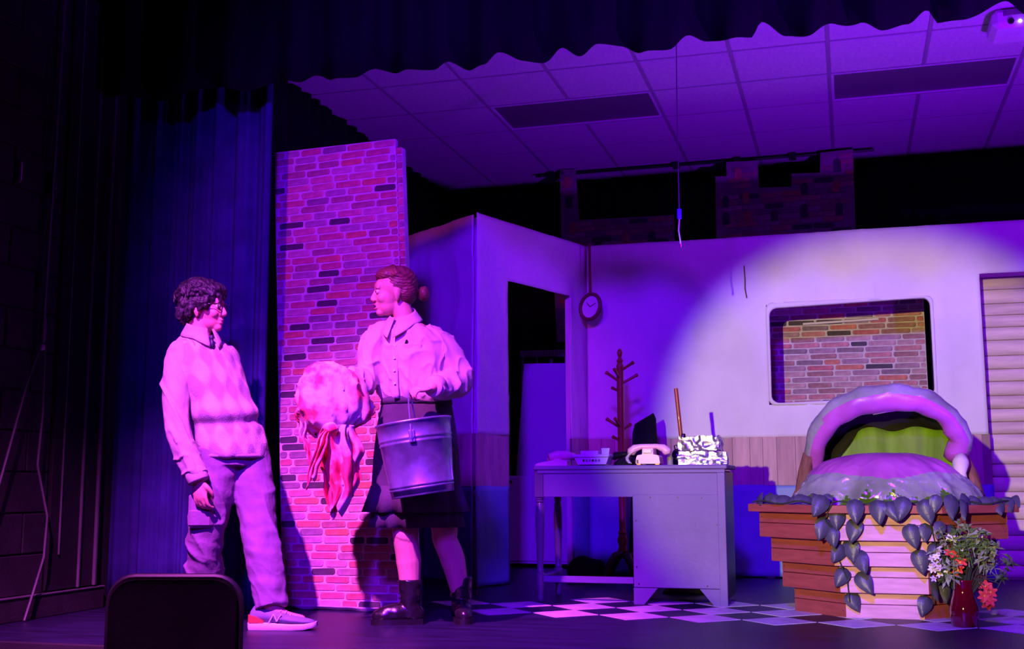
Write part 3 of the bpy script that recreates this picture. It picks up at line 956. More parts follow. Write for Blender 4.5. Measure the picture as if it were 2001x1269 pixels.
bg = MB()
bg.ellipsoid((0, 0, .07), (.14, .10, .10), 24, 14)
bg.v = [(x + .02 * nz(x * 9, y * 9, z * 9), y + .02 * nz(x * 9 + 5, y * 9, z * 9), max(0, z + .025 * nz(x * 11, y * 11 + 4, z * 6))) for x, y, z in bg.v]
tag(bg.build('black_bag', MAT['black_cloth'], None, 'all', TR(-1.72, 7.72, 0)), 'slumped black bag on the floor behind the desk legs', 'bag')
yb = thing('yellow_bowl', (-1.005, 7.16, 0), 0, 'yellow plastic bowl on the floor glimpsed under the desk pedestal', 'bowl')
MB().lathe([(.03, 0), (.05, .004), (.075, .03), (.085, .07), (.088, .075), (.083, .072), (.072, .033), (.048, .008), (.0, .006)], 24, cap=False).build('bowl', MAT['yellow'], yb, True)
MB().lathe([(.034, -.0), (.034, .006), (.028, .006)], 20).build('foot_ring', MAT['yellow'], yb, True)

# ---- ring clock on its strap in the set corner
ck = thing('wall_clock', (-1.775, 8.20, 1.932), rad(-12), 'round brown rimmed clock hanging on a strap in the set corner', 'clock')
ring = MB()
ring.tube([(.076 * math.cos(2 * math.pi * k / 32), 0, .094 * math.sin(2 * math.pi * k / 32)) for k in range(32)], .0145, 10, closed=True, M=TR(ry=rad(18)))
ring.build('rim', MAT['clock_wood'], ck, 'all')
MB().lathe([(.072, 0), (.072, .004)], 28, TR(ry=rad(18)) @ TR(rx=rad(90), s=(1, 1.22, 1))).build('face', MAT['sheet'], ck)
MB().tube([(0, -.008, 0), (-.022, -.008, .030)], .0025, 6).build('hour_hand', MAT['black_plastic'], ck)
MB().tube([(0, -.008, 0), (.045, -.008, .024)], .002, 6).build('minute_hand', MAT['black_plastic'], ck)
MB().box(-.011, .009, .0, .004, .09, .475, .001).build('strap', MAT['strap'], ck)
MB().tube([(-.014, 0, .10), (0, 0, .125), (.014, 0, .10)], .004, 6).build('hook', MAT['clock_wood'], ck, True)

# ---- hanging cable with blue connector
hc = thing('hanging_cable', (-.88, 6.5, 1.976), 0, 'thin cable with a blue connector hanging in front of the set wall', 'cable')
MB().tube([(.008, 0, 1.443), (.0, 0, .8), (0, 0, .22)], .0035, 6).build('line', MAT['grey_metal'], hc, True)
MB().box(-.012, .012, -.01, .01, .175, .235, .004).build('connector', material('blue_connector', (.05, .12, .75), .4), hc)
MB().tube([(0, 0, .18), (-.006, 0, .11), (.004, 0, .03)], .0045, 6).build('lead', MAT['sheet'], hc, True)
MB().lathe([(.005, 0), (.006, .015), (.004, .032)], 8, TR(.005, 0, 0)).build('plug_tip', MAT['screw'], hc, True)
MB().box(-.03, .03, -.03, .03, 1.432, 1.444, .002).build('ceiling_hook', MAT['black_metal'], hc)
tag(MB().tube([(-.672, WY - .02, 2.20), (-.668, WY - .022, 2.10), (-.67, WY - .024, 2.03), (-.66, WY - .022, 1.965)], .004, 6).build('loose_wire', MAT['clock_wood'], None, True), 'short dark wire dangling on the set wall left of the window', 'wire')

# ---- things beyond the doorway
lb = thing('leaning_board', (-2.37, 9.12, 0), 0, 'tall white board leaning beyond the doorway', 'board')
MB().prism([(-.235, .70), (.30, .70), (.29, 1.62), (-.165, 1.63)], 0, .03).build('panel', MAT['white_board'], lb)
MB().box(-.235, .32, .03, .06, .0, .9).build('rear_stand', MAT['pine'], lb)
lc = thing('low_cabinet', (-2.33, 8.93, 0), 0, 'low white cabinet front beyond the doorway', 'cabinet')
MB().box(-.30, .35, .0, .16, .03, .715, .004).build('body', MAT['white_board'], lc)
MB().box(-.285, .335, -.012, .0, .05, .70, .003).build('door', MAT['white_board'], lc)
MB().box(-.29, -.25, -.03, -.012, .655, .68, .004).build('handle', MAT['black_plastic'], lc)
rk = thing('scalloped_shelf', (-2.37, 9.36, 0), 0, 'dim ribbed shelf edge above the white board beyond the doorway', 'shelf')
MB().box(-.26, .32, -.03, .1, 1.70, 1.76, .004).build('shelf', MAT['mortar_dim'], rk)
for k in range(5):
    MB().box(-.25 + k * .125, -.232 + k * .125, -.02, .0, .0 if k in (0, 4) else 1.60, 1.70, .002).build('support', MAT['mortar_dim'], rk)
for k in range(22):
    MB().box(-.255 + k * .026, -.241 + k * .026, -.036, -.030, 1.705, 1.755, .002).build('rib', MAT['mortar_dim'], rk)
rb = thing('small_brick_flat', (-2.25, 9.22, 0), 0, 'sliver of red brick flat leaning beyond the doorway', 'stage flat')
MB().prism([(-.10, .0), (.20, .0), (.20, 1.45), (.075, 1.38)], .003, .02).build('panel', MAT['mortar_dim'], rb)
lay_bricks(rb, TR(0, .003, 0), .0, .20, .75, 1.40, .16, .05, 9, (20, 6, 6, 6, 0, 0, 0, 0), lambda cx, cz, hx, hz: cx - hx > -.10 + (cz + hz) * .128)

# ---- octagonal tiered planter
PX, PY = .1335, 6.435
pt = thing('tiered_planter', (PX, PY, 0), 0, 'red and pine octagonal planter stepping outward in four tiers', 'planter')
TIERS = [(.435, 0.0, .128), (.490, .125, .258), (.542, .255, .381), (.595, .378, .507)]
FRONT = 6


def oct_board(ap, z0, z1, tk, face, seed, ext=0.0):
    """one mitred board on side `face` (outward direction face*45 deg)"""
    a = rad(face * 45)
    h0 = ap * math.tan(math.pi / 8) + ext
    h1 = (ap - tk) * math.tan(math.pi / 8)
    b = .002
    m_ = MB()
    v = []
    for z, k in ((z0, 1), (z0 + b, 0), (z1 - b, 0), (z1, 1)):
        v += [(ap - b * k, -h0 + b * k, z), (ap - b * k, h0 - b * k, z), (ap - tk, h1, z), (ap - tk, -h1, z)]
    m_.rings([v[i * 4:i * 4 + 4] for i in range(4)], True)
    M_ = Matrix.Rotation(a, 4, 'Z')
    m_.v = [tuple(M_ @ Vector(p)) for p in m_.v]
    return m_


rnd = random.Random(12)
for ti, (ap, z0, z1) in enumerate(TIERS):
    zm = z0 + (z1 - z0) * (.56 if ti % 2 else .52)
    for face in range(8):
        m_ = MAT['pine_board'] if face == FRONT else MAT['red_board']
        for (a, b) in ((z0, zm - .0015), (zm + .0015, z1)):
            oct_board(ap - rnd.uniform(0, .003), a, b, .028, face, 0).build('board', m_, pt)
            if face in (5, 7) and (face == 5 or ti > 1):
                fa_ = rad(face * 45)
                hw = ap * math.tan(math.pi / 8)
                for s in (-.92, .9):
                    if rnd.random() < .75:
                        p = Matrix.Rotation(fa_, 4, 'Z') @ Vector((ap - .001, s * hw, (a + b) / 2))
                        MB().ellipsoid(p, (.0035, .0035, .0035), 8, 6).build('screw', MAT['screw'], pt)
for face in range(8):
    oct_board(.648, .507, .545, .14, face, 0).build('rim_board', MAT['red_board'], pt)
MB().lathe([(.53, .50), (.53, .506)], 8, Matrix.Rotation(rad(22.5), 4, 'Z')).build('soil_deck', MAT['stalk'], pt)

# ---- giant soft plant pod (plain generic pod of wrapped cloth)
pod = thing('plant_pod', (.165, 6.40, .506), 0, 'giant soft plant pod, green and purple, gaping open on the planter', 'stage prop')


def dome(u, v):
    a = u * 2 * math.pi
    t = v * math.pi / 2
    rr = math.cos(t) ** .72
    x = .475 * rr * math.cos(a)
    y = .30 * rr * math.sin(a) - .06
    z = .30 * math.sin(t) ** 1.25
    w = .014 * nz(x * 9, y * 9, z * 4 + 3) + .020 * (1 - abs(nz(a * 3.2, v * 1.5, 4)) * 2.2) * (1 - v) ** 1.2 + .016 * (1 - v) * ridge(a * 5 + v * 3, v * 5, 2, 6.0)
    return (x * (1 + w * 2), y * (1 + w * 3), max(0.001, z * (1 + w)))


d = MB()
d.sheet(dome, 200, 60, .012)
for k, f in enumerate(d.f):
    zc = sum(d.v[i][2] for i in f) / len(f)
    xc = sum(d.v[i][0] for i in f) / len(f)
    if zc > .165 + .03 * nz(xc * 7, 2) + .10 * abs(xc):
        d.mi[k] = 1
    elif zc < .075 + .07 * nz(xc * 16, 5) + .03 * nz(xc * 40, 9):
        d.mi[k] = 2
d.build('lower_lip', [MAT['vinyl'], MAT['pod_purple'], MAT['vinyl_green']], pod, 'all')
# upper lip: a fat wrapped roll bent into an arch
arch = []
for k in range(41):
    t = k / 40
    a = math.pi * (1.06 - 1.02 * t)
    x = .02 + .375 * math.cos(a)
    z = .215 + .385 * math.sin(a) + (.02 * math.sin(t * 9))
    y = -.14 + .20 * (1 - math.sin(a)) + .02 * math.sin(t * 5)
    if t > .93:
        x -= (t - .93) * .9
        z -= (t - .93) * .1
    arch.append(Vector((x + .02 * t, y, z)))
ar = MB()
rr = [.035 + .036 * math.sin(math.pi * min(1, max(0, (k / 40) * .9 + .06))) + (.012 if k > 34 else 0) for k in range(41)]
ar.tube(arch, rr, 20)
nv_ = []
for i, (x, y, z) in enumerate(ar.v):
    k = i // 20
    w = 1 + .13 * math.sin(k * 1.25 + (i % 20) * .55) * .5 + .10 * nz(x * 14, y * 14, z * 14)
    c = arch[min(k, 40)]
    p = c + (Vector((x, y, z)) - c) * w
    nv_.append(tuple(p))
ar.v = nv_
for k, f in enumerate(ar.f):
    c = sum((Vector(ar.v[i]) for i in f), Vector()) / len(f)
    ring_i = min(40, f[0] // 20)
    rel = c - arch[ring_i]
    radial = Vector((arch[ring_i].x - .02, 0, arch[ring_i].z - .215)).normalized()
    if rel.normalized().dot(radial) > .25:
        ar.mi[k] = 1
ar.build('upper_lip', [MAT['pod_purple'], MAT['vinyl']], pod, 'all')


# hood behind the lips: black lining above, green felt panel below
def hood(u, v, s=1.0):
    a = math.pi * (1.02 - 1.04 * u)
    r = (.375 * s)
    x = .02 + r * math.cos(a) * (1 - .35 * v ** 2)
    z = .215 + (.375 * s) * math.sin(a) * (1 - .45 * v ** 1.6)
    y = -.12 + .17 * (1 - math.sin(a)) * (1 - v) + .36 * math.sin(v * math.pi / 2)
    return (x, y, max(.01, z))


h = MB()
h.sheet(hood, 48, 18, .014)
h.build('hood', MAT['pod_black'], pod, 'all')
hb = MB()
hb.sheet(lambda u, v: (.02 + (-.25 + .50 * u), .235 - .02 * math.sin(u * math.pi), .01 + .37 * v), 16, 8, .01)
hb.build('hood_back', MAT['pod_black'], pod, 'all')


def tongue(u, v):
    # green felt panel rising from the left, high on the right
    x = -.33 + .72 * u
    top = .30 if u > .85 else .29 + .0 * u
    prof = min(.43, .13 + 1.05 * max(0, u - .02)) + .012 * math.sin(u * 20)
    if u > .9:
        prof -= (u - .9) * .9
    z = .03 + (prof - .03) * v
    y = .10 + .05 * v + .012 * math.sin(u * 26 + v) - .12 * (2 * u - 1) ** 2
    return (x, y, z)


tg = MB()
tg.sheet(tongue, 40, 12, .008)
tg.build('green_lining', MAT['pod_green'], pod, 'all')
# pale padding at the right corner of the mouth and at the roof
pw = MB()
pw.tube([(.385, -.02, .28), (.375, -.07, .24), (.37, -.09, .19), (.385, -.06, .13), (.40, -.03, .06)], [.030, .042, .030, .024, .020], 14)
pw.v = [(x + .008 * nz(x * 30, y * 30, z * 30), y, z) for x, y, z in pw.v]
pw.build('corner_padding', MAT['lip_white'], pod, 'all')
pw = MB()
pw.tube([(-.04, -.09, .50), (.03, -.10, .522), (.10, -.10, .52)], [.006, .016, .006], 10)
pw.build('roof_padding', MAT['lip_white'], pod, 'all')
# brown stalk cloth on both sides
for s, pts in ((-1, [(-.37, .02, .30), (-.40, .02, .20), (-.42, .02, .10), (-.46, 0, .0)]), (1, [(.40, .06, .28), (.43, .05, .18), (.46, .02, .05), (.47, .0, .0)])):
    m_ = MB()
    m_.tube(pts, [.028, .034, .038, .04], 12)
    m_.v = [(x + .010 * nz(x * 30, y * 30, z * 8), y + .01 * math.sin(x * 130), z) for x, y, z in m_.v]
    m_.build('stalk_wrap', MAT['stalk'], pod, 'all')


# ---- vine of heart shaped leaves
def leaf_mesh(name, L, W, m, curl=0.25, seed=0):
    """heart shaped leaf, tip towards -z, face towards -y"""
    rnd_ = random.Random(seed)
    out = []
    for k in range(15):
        t = k / 14
        w = W * (math.sin(math.pi * t ** .62) ** .8) * (1 - .15 * t)
        out.append((w, L * (.12 - t * 1.0)))
    m_ = MB()
    v, f = [], []
    cols = 7
    for k, (w, z) in enumerate(out):
        for c in range(cols):
            s = c / (cols - 1) * 2 - 1
            zz = z + (.16 * L * abs(s) ** 1.4 * (1 - k / 14) ** 2)
            y = curl * W * (s * s) + .10 * L * (k / 14) ** 2 - .025 * L * math.cos(abs(s) * 9 - k * .5) * .4
            v.append((s * w, y, zz))
    for k in range(14):
        for c in range(cols - 1):
            f.append((k * cols + c, k * cols + c + 1, (k + 1) * cols + c + 1, (k + 1) * cols + c))
    n0 = len(v)
    v += [(x, y + .0016, z) for x, y, z in v]
    f += [tuple(i + n0 for i in q)[::-1] for q in f]
    m_.add(v, f)
    m_.tube([(0, .0, L * .10), (0, .012, L * .26)], .0018, 5)
    return m_.mesh(name, m, 'all')


LEAVES = [leaf_mesh('leaf', .106, .043, MAT['leaf'], .25, 1), leaf_mesh('leaf', .092, .040, MAT['leaf'], .35, 2), leaf_mesh('leaf', .080, .031, MAT['leaf'], .15, 3)]
vn = thing('leafy_vine', (PX, PY, 0), 0, 'trailing vine of dark plum heart leaves over the planter', 'vine')
LEAF_AT = [(6, 0.668, -0.265, 0.536, 0, 30), (6, 0.668, -0.117, 0.517, 0, 0), (6, 0.668, -0.022, 0.513, 0, -8), (6, 0.668, 0.04, 0.513, 1, -20), (6, 0.668, 0.097, 0.53, 0, 12), (6, 0.668, 0.193, 0.514, 0, -15), (6, 0.668, 0.244, 0.542, 2, 10), (7, 0.668, -0.232, 0.537, 0, 5), (7, 0.668, -0.14, 0.517, 1, 25), (6, 0.615, -0.261, 0.431, 0, 20), (6, 0.615, -0.239, 0.39, 1, -15), (6, 0.615, -0.2, 0.472, 1, 5), (6, 0.615, -0.125, 0.425, 0, 10), (6, 0.615, 0.125, 0.399, 0, -15), (6, 0.615, 0.194, 0.409, 2, 5), (6, 0.615, 0.259, 0.419, 2, 15), (7, 0.615, -0.166, 0.402, 1, -5), (6, 0.562, -0.188, 0.306, 1, 35), (6, 0.562, -0.15, 0.326, 0, -10), (6, 0.562, -0.117, 0.274, 0, -25), (6, 0.562, 0.161, 0.278, 0, -10), (6, 0.562, 0.24, 0.315, 1, 20), (6, 0.51, -0.182, 0.189, 1, 30), (6, 0.51, -0.104, 0.169, 0, -30), (6, 0.455, -0.153, 0.071, 1, -25), (6, 0.455, 0.191, 0.061, 1, 20), (7, 0.51, -0.192, 0.156, 0, -5), (7, 0.51, -0.113, 0.14, 0, 10)]
rnd = random.Random(3)
for (face, ap, s, z, kind, rot) in LEAF_AT:
    a = rad(face * 45)
    M_ = Matrix.Rotation(a - rad(270), 4, 'Z') @ TR(s * 1.0, -ap - .012, z + .035, rx=rad(rnd.uniform(-24, -8)), ry=rad(rot), rz=rad(rnd.uniform(-18, 18)))
    link('leaf', LEAVES[kind], vn, M_)
# leaves lying along the rim at left and right
for k in range(9):
    x = -.60 + k * .045
    link('leaf', LEAVES[k % 3], vn, TR(x, -.26 - .24 * (k / 8), .575 + .006 * (k % 2), rx=rad(-52 + 10 * (k % 3)), ry=rad(-60 + 15 * k), rz=rad(-30 + 22 * (k % 4))))
for k in range(6):
    x = .40 + k * .045
    link('leaf', LEAVES[k % 3], vn, TR(x, -.50 + .26 * (k / 5), .572, rx=rad(-48), ry=rad(60 - 20 * k), rz=rad(20 - 18 * (k % 3))))
pts = []
for k in range(40):
    t = k / 39
    pts.append((-.62 + 1.22 * t, -.30 - .32 * math.sin(math.pi * t) ** .7, .556 + .008 * math.sin(t * 40)))
MB().tube(pts, .004, 6).build('stem', MAT['vine'], vn, True)
MB().tube([(-.22, -.66, .56), (-.26, -.64, .48), (-.20, -.60, .40), (-.22, -.575, .33), (-.17, -.52, .20), (-.16, -.47, .08)], .0035, 6).build('stem', MAT['vine'], vn, True)
MB().tube([(.20, -.67, .55), (.22, -.62, .44), (.24, -.58, .35), (.21, -.52, .22), (.22, -.47, .08)], .0035, 6).build('stem', MAT['vine'], vn, True)

# ---- ruby vase and flowers
VX, VY = .472, 5.76
va = thing('glass_vase', (VX, VY, 0), 0, 'ruby red glass vase of flowers standing in front of the planter', 'vase')
MB().lathe([(.030, 0), (.052, .002), (.057, .01), (.062, .05), (.064, .075), (.058, .105), (.046, .145), (.042, .175), (.046, .20), (.052, .212), (.049, .212), (.040, .18), (.043, .145), (.055, .105), (.060, .075), (.058, .05), (.05, .012), (.0, .012)],
           32, cap=False).build('vessel', MAT['ruby'], va, 'all')


def blossom(name, r, n, m, mc):
    m_ = MB()
    for k in range(n):
        a = 2 * math.pi * k / n
        R3 = Matrix.Rotation(a, 4, 'Z')
        v = [R3 @ Vector(p) for p in ((0, 0, 0), (r * .5, -r * .32, r * .22), (r, -r * .12, r * .10), (r, r * .12, r * .14), (r * .5, r * .32, r * .22), (r * .55, 0, r * .12))]
        m_.add(v, [(0, 1, 5), (1, 2, 5), (2, 3, 5), (3, 4, 5), (4, 0, 5)], 0)
        m_.add([p - Vector((0, 0, .0012)) for p in v], [(1, 0, 5), (2, 1, 5), (3, 2, 5), (4, 3, 5), (0, 4, 5)], 0)
    m_.ellipsoid((0, 0, r * .08), (r * .16, r * .16, r * .16), 8, 6, mi=1)
    return m_.mesh(name, [m, mc])


RB = blossom('petals', .032, 6, MAT['red_petal'], MAT['yellow'])
LB_ = blossom('petals', .017, 5, MAT['lilac_petal'], MAT['red_petal'])
WB = blossom('petals', .020, 6, MAT['paper'], MAT['yellow'])


def sprig_mesh(seed, m):
    rnd_ = random.Random(seed)
    m_ = MB()
    for k in range(16):
        a = rnd_.uniform(0, 6.28)
        t = rnd_.uniform(.15, 1)
        M_ = TR(0, 0, .12 * t, rx=rnd_.uniform(-.9, .9), ry=rnd_.uniform(-.6, .6), rz=a)
        L, W = rnd_.uniform(.03, .05), rnd_.uniform(.006, .011)
        v = [(0, 0, 0), (L * .45, -W, .004), (L, 0, -.004), (L * .45, W, .004)]
        m_.add(v, [(0, 1, 2, 3)], 0, M_)
        m_.add([(x, y, z - .001) for x, y, z in v], [(3, 2, 1, 0)], 0, M_)
    m_.tube([(0, 0, -.02), (0, 0, .12)], .0018, 5)
    return m_.mesh('sprig_leaves', m)


SP = [sprig_mesh(k, MAT['foliage'] if k % 2 else MAT['pale_foliage']) for k in range(4)]


bq = thing('flower_bouquet', (VX, VY, .05), 0, 'bunch of red, lilac and green artificial flowers in the ruby vase', 'flowers')


def stem_flower(name, head, hx, hy, hz, tilt, m_head_name):
    st_ = MB().tube([(hx * .05, hy * .05, .0), (hx * .25, hy * .25, .10), (hx * .6, hy * .6, .17 + .3 * max(0, hz - .22)), (hx, hy, hz - .05)], .0022, 5).build(name, MAT['vine'], bq, True)
    o = link(m_head_name, head, st_)
    o.matrix_local = TR(hx, hy, hz - .05, rx=rad(62 + tilt[0]), ry=rad(tilt[1]), rz=rad(tilt[2]))


rnd = random.Random(8)
for (x, y, z) in [(.095, -.02, .185), (.115, -.03, .16), (.085, -.05, .145), (.105, -.045, .125), (-.010, -.05, .29), (-.02, -.05, .255), (.10, -.01, .105), (-.045, -.04, .33)]:
    stem_flower('red_flower', RB, x, y, z, (rnd.uniform(-25, 25), rnd.uniform(-30, 30), rnd.uniform(-30, 30)), 'petals')
for k in range(18):
    stem_flower('lilac_flower', LB_ if k % 3 else WB, rnd.uniform(-.135, -.055), rnd.uniform(-.05, .02), rnd.uniform(.20, .35), (rnd.uniform(-30, 20), rnd.uniform(-30, 30), rnd.uniform(-40, 40)), 'petals')
for k in range(9):
    stem_flower('white_flower', WB, rnd.uniform(-.06, .10), rnd.uniform(-.05, .02), rnd.uniform(.33, .42), (rnd.uniform(-30, 20), rnd.uniform(-30, 30), rnd.uniform(-40, 40)), 'petals')
for k in range(34):
    if k < 28:
        q = k / 27
        x = .035 + .125 * math.sin(rad(-60 + 130 * q))
        z = .22 + .09 * math.cos(rad(-60 + 130 * q)) + rnd.uniform(-.06, .05)
    else:
        x, z = rnd.uniform(-.13, -.03), rnd.uniform(.16, .26)
    stem_flower('leafy_sprig', SP[k % 4], x, rnd.uniform(-.06, .04), z, (-62 + rnd.uniform(-25, 25), x * 260 + rnd.uniform(-15, 15), rnd.uniform(0, 360)), 'sprig_leaves')

# ---- audience chair in the foreground
CH = thing('audience_chair', (-2.115, 3.38, -.60), rad(14), 'black padded audience chair back in the left foreground', 'chair')
path = rr_path(.215, .30, .085, 6)
v = []
for y, k in ((-.018, .93), (-.024, .97), (0, 1.0), (.018, .985), (.024, .95)):
    v.append([(x * k, y - .02 * (1 - (x / .222) ** 2) * -1, .655 + z * k) for x, z in path])
MB().rings(v, True).build('backrest', MAT['chair_black'], CH, True)
MB().tube([(x * 1.0, .0, .655 + z) for x, z in path], .011, 8, closed=True).build('back_frame', MAT['black_metal'], CH, True)
MB().box(-.215, .215, .0, .42, .40, .46, .025).build('seat', MAT['chair_black'], CH, True)
for x in (-.20, .20):
    MB().tube([(x, -.03, 0), (x, .01, .40)], .012, 8).build('leg', MAT['black_metal'], CH, True)
    MB().tube([(x, .42, 0), (x, .38, .40)], .012, 8).build('leg', MAT['black_metal'], CH, True)

# ================================================================== people
RT = Vector((math.cos(YAW), -math.sin(YAW), 0))      # across the stage, to the right
TC = Vector((-math.sin(YAW), -math.cos(YAW), 0))     # towards the audience
UP = Vector((0, 0, 1))

MAT.update({
    'skin_m': material('brown_skin', (0.54, 0.25, 0.24), 0.5, 0.08, 12, 0.05, 60, spec=0.4),
    'skin_w': material('fair_skin', (0.52, 0.29, 0.23), 0.5, 0.06, 12, 0.04, 60, spec=0.4),
    'hair_m': material('dark_wavy_hair', (0.016, 0.013, 0.024), 0.5, 0.5, 30, 0.6, 90, spec=0.35, stretch=(1, 1, .5)),
    'hair_w': material('auburn_hair', (0.15, 0.042, 0.045), 0.42, 0.4, 40, 0.5, 110, spec=0.5, stretch=(.4, 1, 1)),
    'shirt_m': material('worn_pale_shirt', (0.38, 0.31, 0.36), 0.8, 0.15, 10, 0.15, 40),
    'shirt_w': material('ivory_cotton_shirt', (0.46, 0.36, 0.40), 0.75, 0.05, 8, 0.12, 60),
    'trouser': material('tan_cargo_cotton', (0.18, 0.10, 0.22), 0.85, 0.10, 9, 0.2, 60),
    'skirt': material('black_skirt_cotton', (0.055, 0.042, 0.065), 0.85, 0.2, 9, 0.15, 60, spec=0.2),
    'boot': material('black_boot_leather', (0.010, 0.009, 0.011), 0.26, 0.2, 9, 0.15, 40, spec=0.6),
    'sneaker': material('grey_blue_suede', (0.16, 0.15, 0.26), 0.75, 0.10, 14, 0.1, 80),
    'sneaker_red': material('red_heel_suede', (0.60, 0.06, 0.05), 0.6, 0.10, 14),
    'sole': material('pale_rubber_sole', (0.62, 0.58, 0.62), 0.5, 0.06, 14),
    'eye_white': material('eye_white', (0.75, 0.72, 0.72), 0.2, 0.02, 14),
    'iris': material('dark_iris', (0.02, 0.012, 0.01), 0.15, 0.1, 14),
    'lip': material('soft_lip', (0.45, 0.13, 0.13), 0.4, 0.05, 14),
    'tie': material('dark_tie_silk', (0.015, 0.012, 0.05), 0.5, 0.1, 14),
    'stain': material('stained_cloth', (0.52, 0.42, 0.45), 0.8, 0.1, 8, 0.15, 30, color2=(0.62, 0.05, 0.12)),
})
# broad red stains: sharpen the ramp of the stained cloth
for n_ in MAT['stain'].node_tree.nodes:
    if n_.type == 'VALTORGB':
        n_.color_ramp.elements[0].position = 0.43
        n_.color_ramp.elements[1].position = 0.54

# argyle knit: woven diamonds in the wool itself
kn = material('argyle_knit', (0.66, 0.56, 0.52), 0.9, 0.05, 8, 0.3, 160)
nt = kn.node_tree
tc_ = nt.nodes.new('ShaderNodeTexCoord')
sp_ = nt.nodes.new('ShaderNodeSeparateXYZ')
nt.links.new(tc_.outputs['UV'], sp_.inputs[0])


def mth(op, a, b=None):
    n_ = nt.nodes.new('ShaderNodeMath')
    n_.operation = op
    for i, q_ in enumerate((a, b)):
        if q_ is None:
            continue
        if isinstance(q_, (int, float)):
            n_.inputs[i].default_value = q_
        else:
            nt.links.new(q_, n_.inputs[i])
    return n_.outputs[0]


ka = mth('MULTIPLY', mth('COSINE', mth('MULTIPLY', sp_.outputs[0], 68.0)), 1.0)
kb = mth('MULTIPLY', mth('COSINE', mth('MULTIPLY', sp_.outputs[1], 40.0)), 1.0)
kf = mth('ADD', mth('MULTIPLY', mth('ADD', ka, kb), 0.9), 0.5)
mx = nt.nodes.new('ShaderNodeMix')
mx.data_type = 'RGBA'
mx.clamp_factor = True
nt.links.new(kf, mx.inputs[0])
mx.inputs[6].default_value = (0.50, 0.42, 0.40, 1)
mx.inputs[7].default_value = (0.30, 0.22, 0.30, 1)
nt.links.new(mx.outputs[2], nt.nodes['Principled BSDF'].inputs['Base Color'])
MAT['knit'] = kn


def remesh(mb, voxel, smooth=3, fac=0.5):
    """unite overlapping closed shapes into one continuous surface"""
    me = bpy.data.meshes.new('tmp')
    me.from_pydata([tuple(p) for p in mb.v], [], mb.f)
    o = bpy.data.objects.new('tmp', me)
    COL.objects.link(o)
    r = o.modifiers.new('r', 'REMESH')
    r.mode = 'VOXEL'
    r.voxel_size = voxel
    r.use_smooth_shade = True
    if smooth:
        s = o.modifiers.new('s', 'SMOOTH')
        s.iterations = smooth
        s.factor = fac
    dg = bpy.context.evaluated_depsgraph_get()
    dg.update()
    out = bpy.data.meshes.new_from_object(o.evaluated_get(dg))
    bpy.data.objects.remove(o, do_unlink=True)
    bpy.data.meshes.remove(me)
    return out


def displace(me, fn):
    """move every vertex along its normal by fn(point, normal)"""
    me.update()
    cos = [v.co.copy() for v in me.vertices]
    nos = [v.normal.copy() for v in me.vertices]
    for v, c, n_ in zip(me.vertices, cos, nos):
        v.co = c + n_ * fn(c, n_)
    me.update()


def finish(name, me, mats, parent=None):
    me.name = name
    me.materials.clear()
    for m in (mats if isinstance(mats, (list, tuple)) else [mats]):
        me.materials.append(m)
    me.polygons.foreach_set('use_smooth', [True] * len(me.polygons))
    return link(name, me, parent)


def limb(mb, pts, rs, n=16, flat=False):
    """tapered limb through joints with rounded ends unless flat"""
    pts = [Vector(p) for p in pts]
    # resample with a gentle curve
    P_, R_2 = [], []
    for i in range(len(pts) - 1):
        p0, p1, p2, p3 = pts[max(i - 1, 0)], pts[i], pts[i + 1], pts[min(i + 2, len(pts) - 1)]
        for k in range(6):
            t = k / 6
            P_.append(0.5 * ((2 * p1) + (p2 - p0) * t + (2 * p0 - 5 * p1 + 4 * p2 - p3) * t * t + (3 * p1 - p0 - 3 * p2 + p3) * t ** 3))
            R_2.append(rs[i] + (rs[i + 1] - rs[i]) * t)
    P_.append(pts[-1])
    R_2.append(rs[-1])
    mb.tube(P_, R_2, n)
    if not flat:
        mb.ellipsoid(pts[0], (rs[0],) * 3, 14, 8)
        mb.ellipsoid(pts[-1], (rs[-1],) * 3, 14, 8)
    return mb


def loft(mb, secs, A, B, n=32, power=2.3):
    """stack of superelliptic sections (centre, half along A, half along B)"""
    rings = []
    for c, a, b in secs:
        c = Vector(c)
        ring = []
        for k in range(n):
            t = 2 * math.pi * k / n
            ct, st_ = math.cos(t), math.sin(t)
            ring.append(c + A * (a * math.copysign(abs(ct) ** (2 / power), ct)) + B * (b * math.copysign(abs(st_) ** (2 / power), st_)))
        rings.append(ring)
    mb.rings(rings, True)
    return mb


